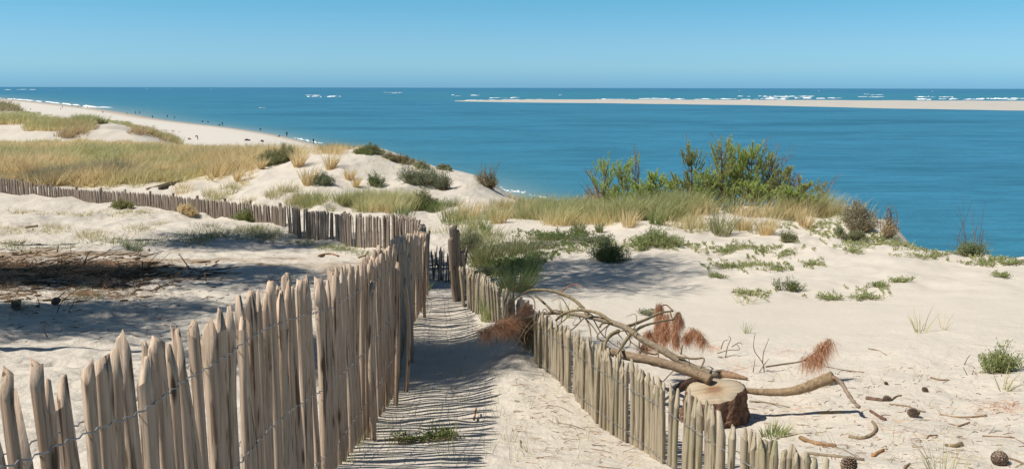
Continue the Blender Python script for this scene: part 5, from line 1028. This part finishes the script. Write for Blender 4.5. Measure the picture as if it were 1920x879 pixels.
# ---------------------------------------------------------------- people and things on the far beach
def person_mesh(name, pose):
    me = bpy.data.meshes.new(name)
    if pose == 'stand': J = [(0, 0, .92), (0, 0, 1.2), (0, 0, 1.42), (0, 0, 1.55), (0, 0, 1.68), (-.1, 0, .88), (-.13, .03, .48), (-.14, 0, .05), (.1, 0, .88), (.13, -.06, .48), (.15, 0, .05), (-.2, 0, 1.4), (-.27, .03, 1.13), (-.25, .1, .88), (.2, 0, 1.4), (.27, 0, 1.13), (.27, .08, .88), (-.14, .15, .03), (.15, .14, .03)]
    elif pose == 'bend': J = [(0, 0, .9), (0, .22, 1.1), (0, .42, 1.2), (0, .52, 1.22), (0, .62, 1.2), (-.1, 0, .88), (-.14, .05, .48), (-.2, 0, .05), (.1, 0, .88), (.16, .05, .48), (.2, 0, .05), (-.18, .4, 1.18), (-.22, .5, .92), (-.2, .55, .68), (.18, .4, 1.18), (.22, .5, .92), (.2, .55, .68), (-.2, .15, .03), (.2, .15, .03)]
    else: J = [(0, 0, .12), (0, -.06, .38), (0, -.05, .6), (0, -.02, .72), (0, 0, .86), (-.1, .05, .12), (-.14, .42, .38), (-.14, .72, .06), (.1, .05, .12), (.14, .45, .34), (.14, .75, .06), (-.2, -.05, .58), (-.26, .1, .36), (-.2, .3, .3), (.2, -.05, .58), (.26, -.2, .32), (.25, -.25, .06), (-.14, .86, .06), (.14, .88, .06)]
    E = [(0, 1), (1, 2), (2, 3), (3, 4), (0, 5), (5, 6), (6, 7), (0, 8), (8, 9), (9, 10), (2, 11), (11, 12), (12, 13), (2, 14), (14, 15), (15, 16), (7, 17), (10, 18)]
    Rr = [.15, .14, .13, .06, .11, .11, .07, .045, .11, .07, .045, .07, .05, .035, .07, .05, .035, .04, .04]
    me.from_pydata(J, E, []); o = bpy.data.objects.new(name, me); COL.objects.link(o); sk = o.modifiers.new('s', 'SKIN'); su = o.modifiers.new('u', 'SUBSURF'); su.levels = 1
    for v, r in zip(me.skin_vertices[0].data, Rr): v.radius = (r, r)
    me.skin_vertices[0].data[0].use_root = True
    dg = bpy.context.evaluated_depsgraph_get(); out = bpy.data.meshes.new_from_object(o.evaluated_get(dg)); bpy.data.objects.remove(o); out.name = name; return out
def cmat(name, c): return mat_plain(name, c, .85)
MS = {k: cmat('cloth_'+k, c) for k, c in dict(dark=(.04, .045, .06), white=(.8, .8, .78), blue=(.06, .12, .3), red=(.5, .1, .08), tan=(.4, .27, .2), pink=(.6, .3, .28)).items()}
PM = {k: person_mesh('person_body', k) for k in ('stand', 'bend', 'sit')}
def colored(pose, top, leg):
    me = PM[pose].copy(); me.materials.clear(); me.materials.append(M['skin']); me.materials.append(MS[top]); me.materials.append(MS[leg])
    for p in me.polygons:
        z = p.center.z; zt = {'stand': (1.5, .9, .35), 'bend': (9, .85, .3), 'sit': (.68, .22, .0)}[pose]; head = (z > zt[0]) or (pose == 'bend' and p.center.y > .5)
        p.material_index = 0 if head or abs(p.center.x) > .24 else (1 if z > zt[1] else (2 if z > zt[2] else 0))
        p.use_smooth = True
    return me
for px, py, pose, top, leg, rz, lab in [(588, 270, 'stand', 'dark', 'blue', 1.2, 'person in dark clothes standing nearest, just above the straw grass'), (538, 256, 'stand', 'white', 'white', .4, 'person in white at the water edge'), (524, 257, 'sit', 'dark', 'dark', 2, 'person in dark sitting left of the one in white'),
        (488, 244, 'sit', 'dark', 'tan', .5, 'person in dark sitting at the waterline further off'), (412, 236, 'sit', 'dark', 'dark', 1.5, 'dark seated person of the pair at the water'), (417, 236, 'stand', 'white', 'tan', 0, 'pale standing person of the pair at the water'), (371, 262, 'bend', 'red', 'pink', 2.2, 'person in red bending over on the upper beach'),
        (390, 230, 'sit', 'dark', 'blue', 0, 'small dark seated figure at the water below the straw hump'), (380, 229, 'sit', 'blue', 'dark', 1, 'seated figure left of the small dark one'), (327, 223, 'bend', 'white', 'white', 0, 'white bending figure at the water'), (314, 221, 'stand', 'pink', 'white', 0, 'pink topped figure standing at the water'),
        (286, 222, 'stand', 'tan', 'tan', .5, 'figure in tan walking on the upper beach'), (262, 214, 'stand', 'dark', 'dark', .3, 'dark angler standing beside the fishing rods'), (254, 214, 'stand', 'white', 'dark', .3, 'angler in a white shirt left of the dark angler'), (238, 214, 'sit', 'dark', 'dark', 0, 'dark seated figure left of the anglers'),
        (193, 213, 'stand', 'dark', 'tan', 0, 'lone figure on the beach left of the hump'), (164, 203, 'stand', 'tan', 'pink', 0, 'bather standing by the end of the surf'), (147, 202, 'stand', 'tan', 'blue', 0, 'bather standing further left by the surf'), (135, 200, 'stand', 'white', 'tan', 0, 'pale bather left of the two by the surf'),
        (117, 203, 'stand', 'dark', 'blue', 0, 'dark walker on the wet sand'), (114, 206, 'bend', 'tan', 'dark', 0, 'bending figure beside the dark walker'), (57, 206, 'sit', 'dark', 'tan', 0, 'tiny seated figure far down the beach')]:
    p = hit(px, py); link_o = link('person', colored(pose, top, leg), tuple(p), (0, 0, rz)); tag(link_o, lab, 'person', 'people on the far beach')
for px, py, dx, lab in [(259, 214, .5, 'left fishing rod planted by the anglers'), (270, 215, 3.2, 'right fishing rod leaning over the water'), (249, 214, -1.5, 'fishing rod beside the angler in white')]:
    p = hit(px, py); mb = MB(); tube(mb, smooth_path([(0, 0, 0), (dx*.4, 1, 2.0), (dx, 2, 4.0)], 4), .03, 4, (.9, .9, .9)); o = mb.obj('fishing_rod', MS['white']); o.location = p; tag(o, lab, 'fishing rod', 'fishing rods on the beach')
def bundle(px, py, w, c, lab, cat='beach bag'):
    p = hit(px, py); mb = MB(); tube(mb, smooth_path([(-w, 0, .1), (-w*.4, .1, .28), (w*.3, 0, .22), (w, 0, .1)], 3), [.1, .2, .28, .3, .28, .25, .24, .2, .18, .1], 7, (1, 1, 1), .25, 3); o = mb.obj('beach_bag', MS[c]); o.location = p; tag(o, lab, cat, 'bundles left on the beach')
for a in [(464, 264, .9, 'dark', 'long low dark bundle on the sand above the grass'), (492, 266, .5, 'dark', 'small dark bundle right of the long one'), (355, 262, .5, 'tan', 'brown bundle left of the person in red')]: bundle(*a)
# small white boats
def boat(px, py, L, lab, cabin=True):
    d = at_sea(px, py); mb = MB(); V = []; n = 9
    for i in range(n):
        t = i/(n-1); w = .42*L*.36*math.sin(math.pi*min(1, .12+.72*t if t < .5 else .5+.5*(1-t)*1.0+.0)) if False else L*.16*(1-(abs(t-.35)/.65)**2.2 if t > .35 else 1-.25*((.35-t)/.35)**2)
        x = (t-.5)*L; s_ = .10*L+.05*L*t*t; V += [(x, -w, s_), (x, -w*.55, -.1), (x, w*.55, -.1), (x, w, s_), (x, w*.8, s_*.92), (x, -w*.8, s_*.92)]
    T = []
    for i in range(n-1):
        for k in range(6): a = i*6+k; b = i*6+(k+1) % 6; T += [(a, b, b+6), (a, b+6, a+6)]
    T += [(0, 1, 2), (0, 2, 3), (0, 3, 4), (0, 4, 5)]; r = empty('motor_boat', (d[0], d[1], 0), lab, 'boat', 'boats out on the water'); r.rotation_euler = (0, 0, .3); mb.add(V, T); mb.obj('hull', MS['white'], r)
    if cabin:
        mb = MB(); a, b, h0, h1 = -.12*L, .12*L, .08*L, .26*L; w = .11*L; V = [(a, -w, h0), (b, -w, h0), (b, w, h0), (a, w, h0), (a, -w*.8, h1), (b*.6, -w*.8, h1), (b*.6, w*.8, h1), (a, w*.8, h1)]
        mb.add(V, [(0, 1, 5), (0, 5, 4), (1, 2, 6), (1, 6, 5), (2, 3, 7), (2, 7, 6), (3, 0, 4), (3, 4, 7), (4, 5, 6), (4, 6, 7)]); mb.obj('cabin', MS['white'], r)
boat(488, 203.3, 3.6, 'small white boat near the beach, left of its twin'); boat(493.5, 203.2, 3.4, 'small white boat right of its twin', False)
for px, py, L, lab in [(113, 168.6, 12, 'tiny white boat near the horizon, far left'), (275, 166.6, 26, 'white boat on the horizon above the anglers'), (316, 166.8, 24, 'white boat on the horizon left of centre'), (395, 167.6, 20, 'white boat near the horizon between beach and surf'), (432, 167, 14, 'faint boat right of it near the horizon'), (1386, 171.6, 12, 'small boat beyond the sandbar surf'), (1535, 171.8, 14, 'white boat beyond the sandbar, larger'), (1748, 172, 12, 'small boat beyond the right of the sandbar')]: boat(px, py, L, lab)
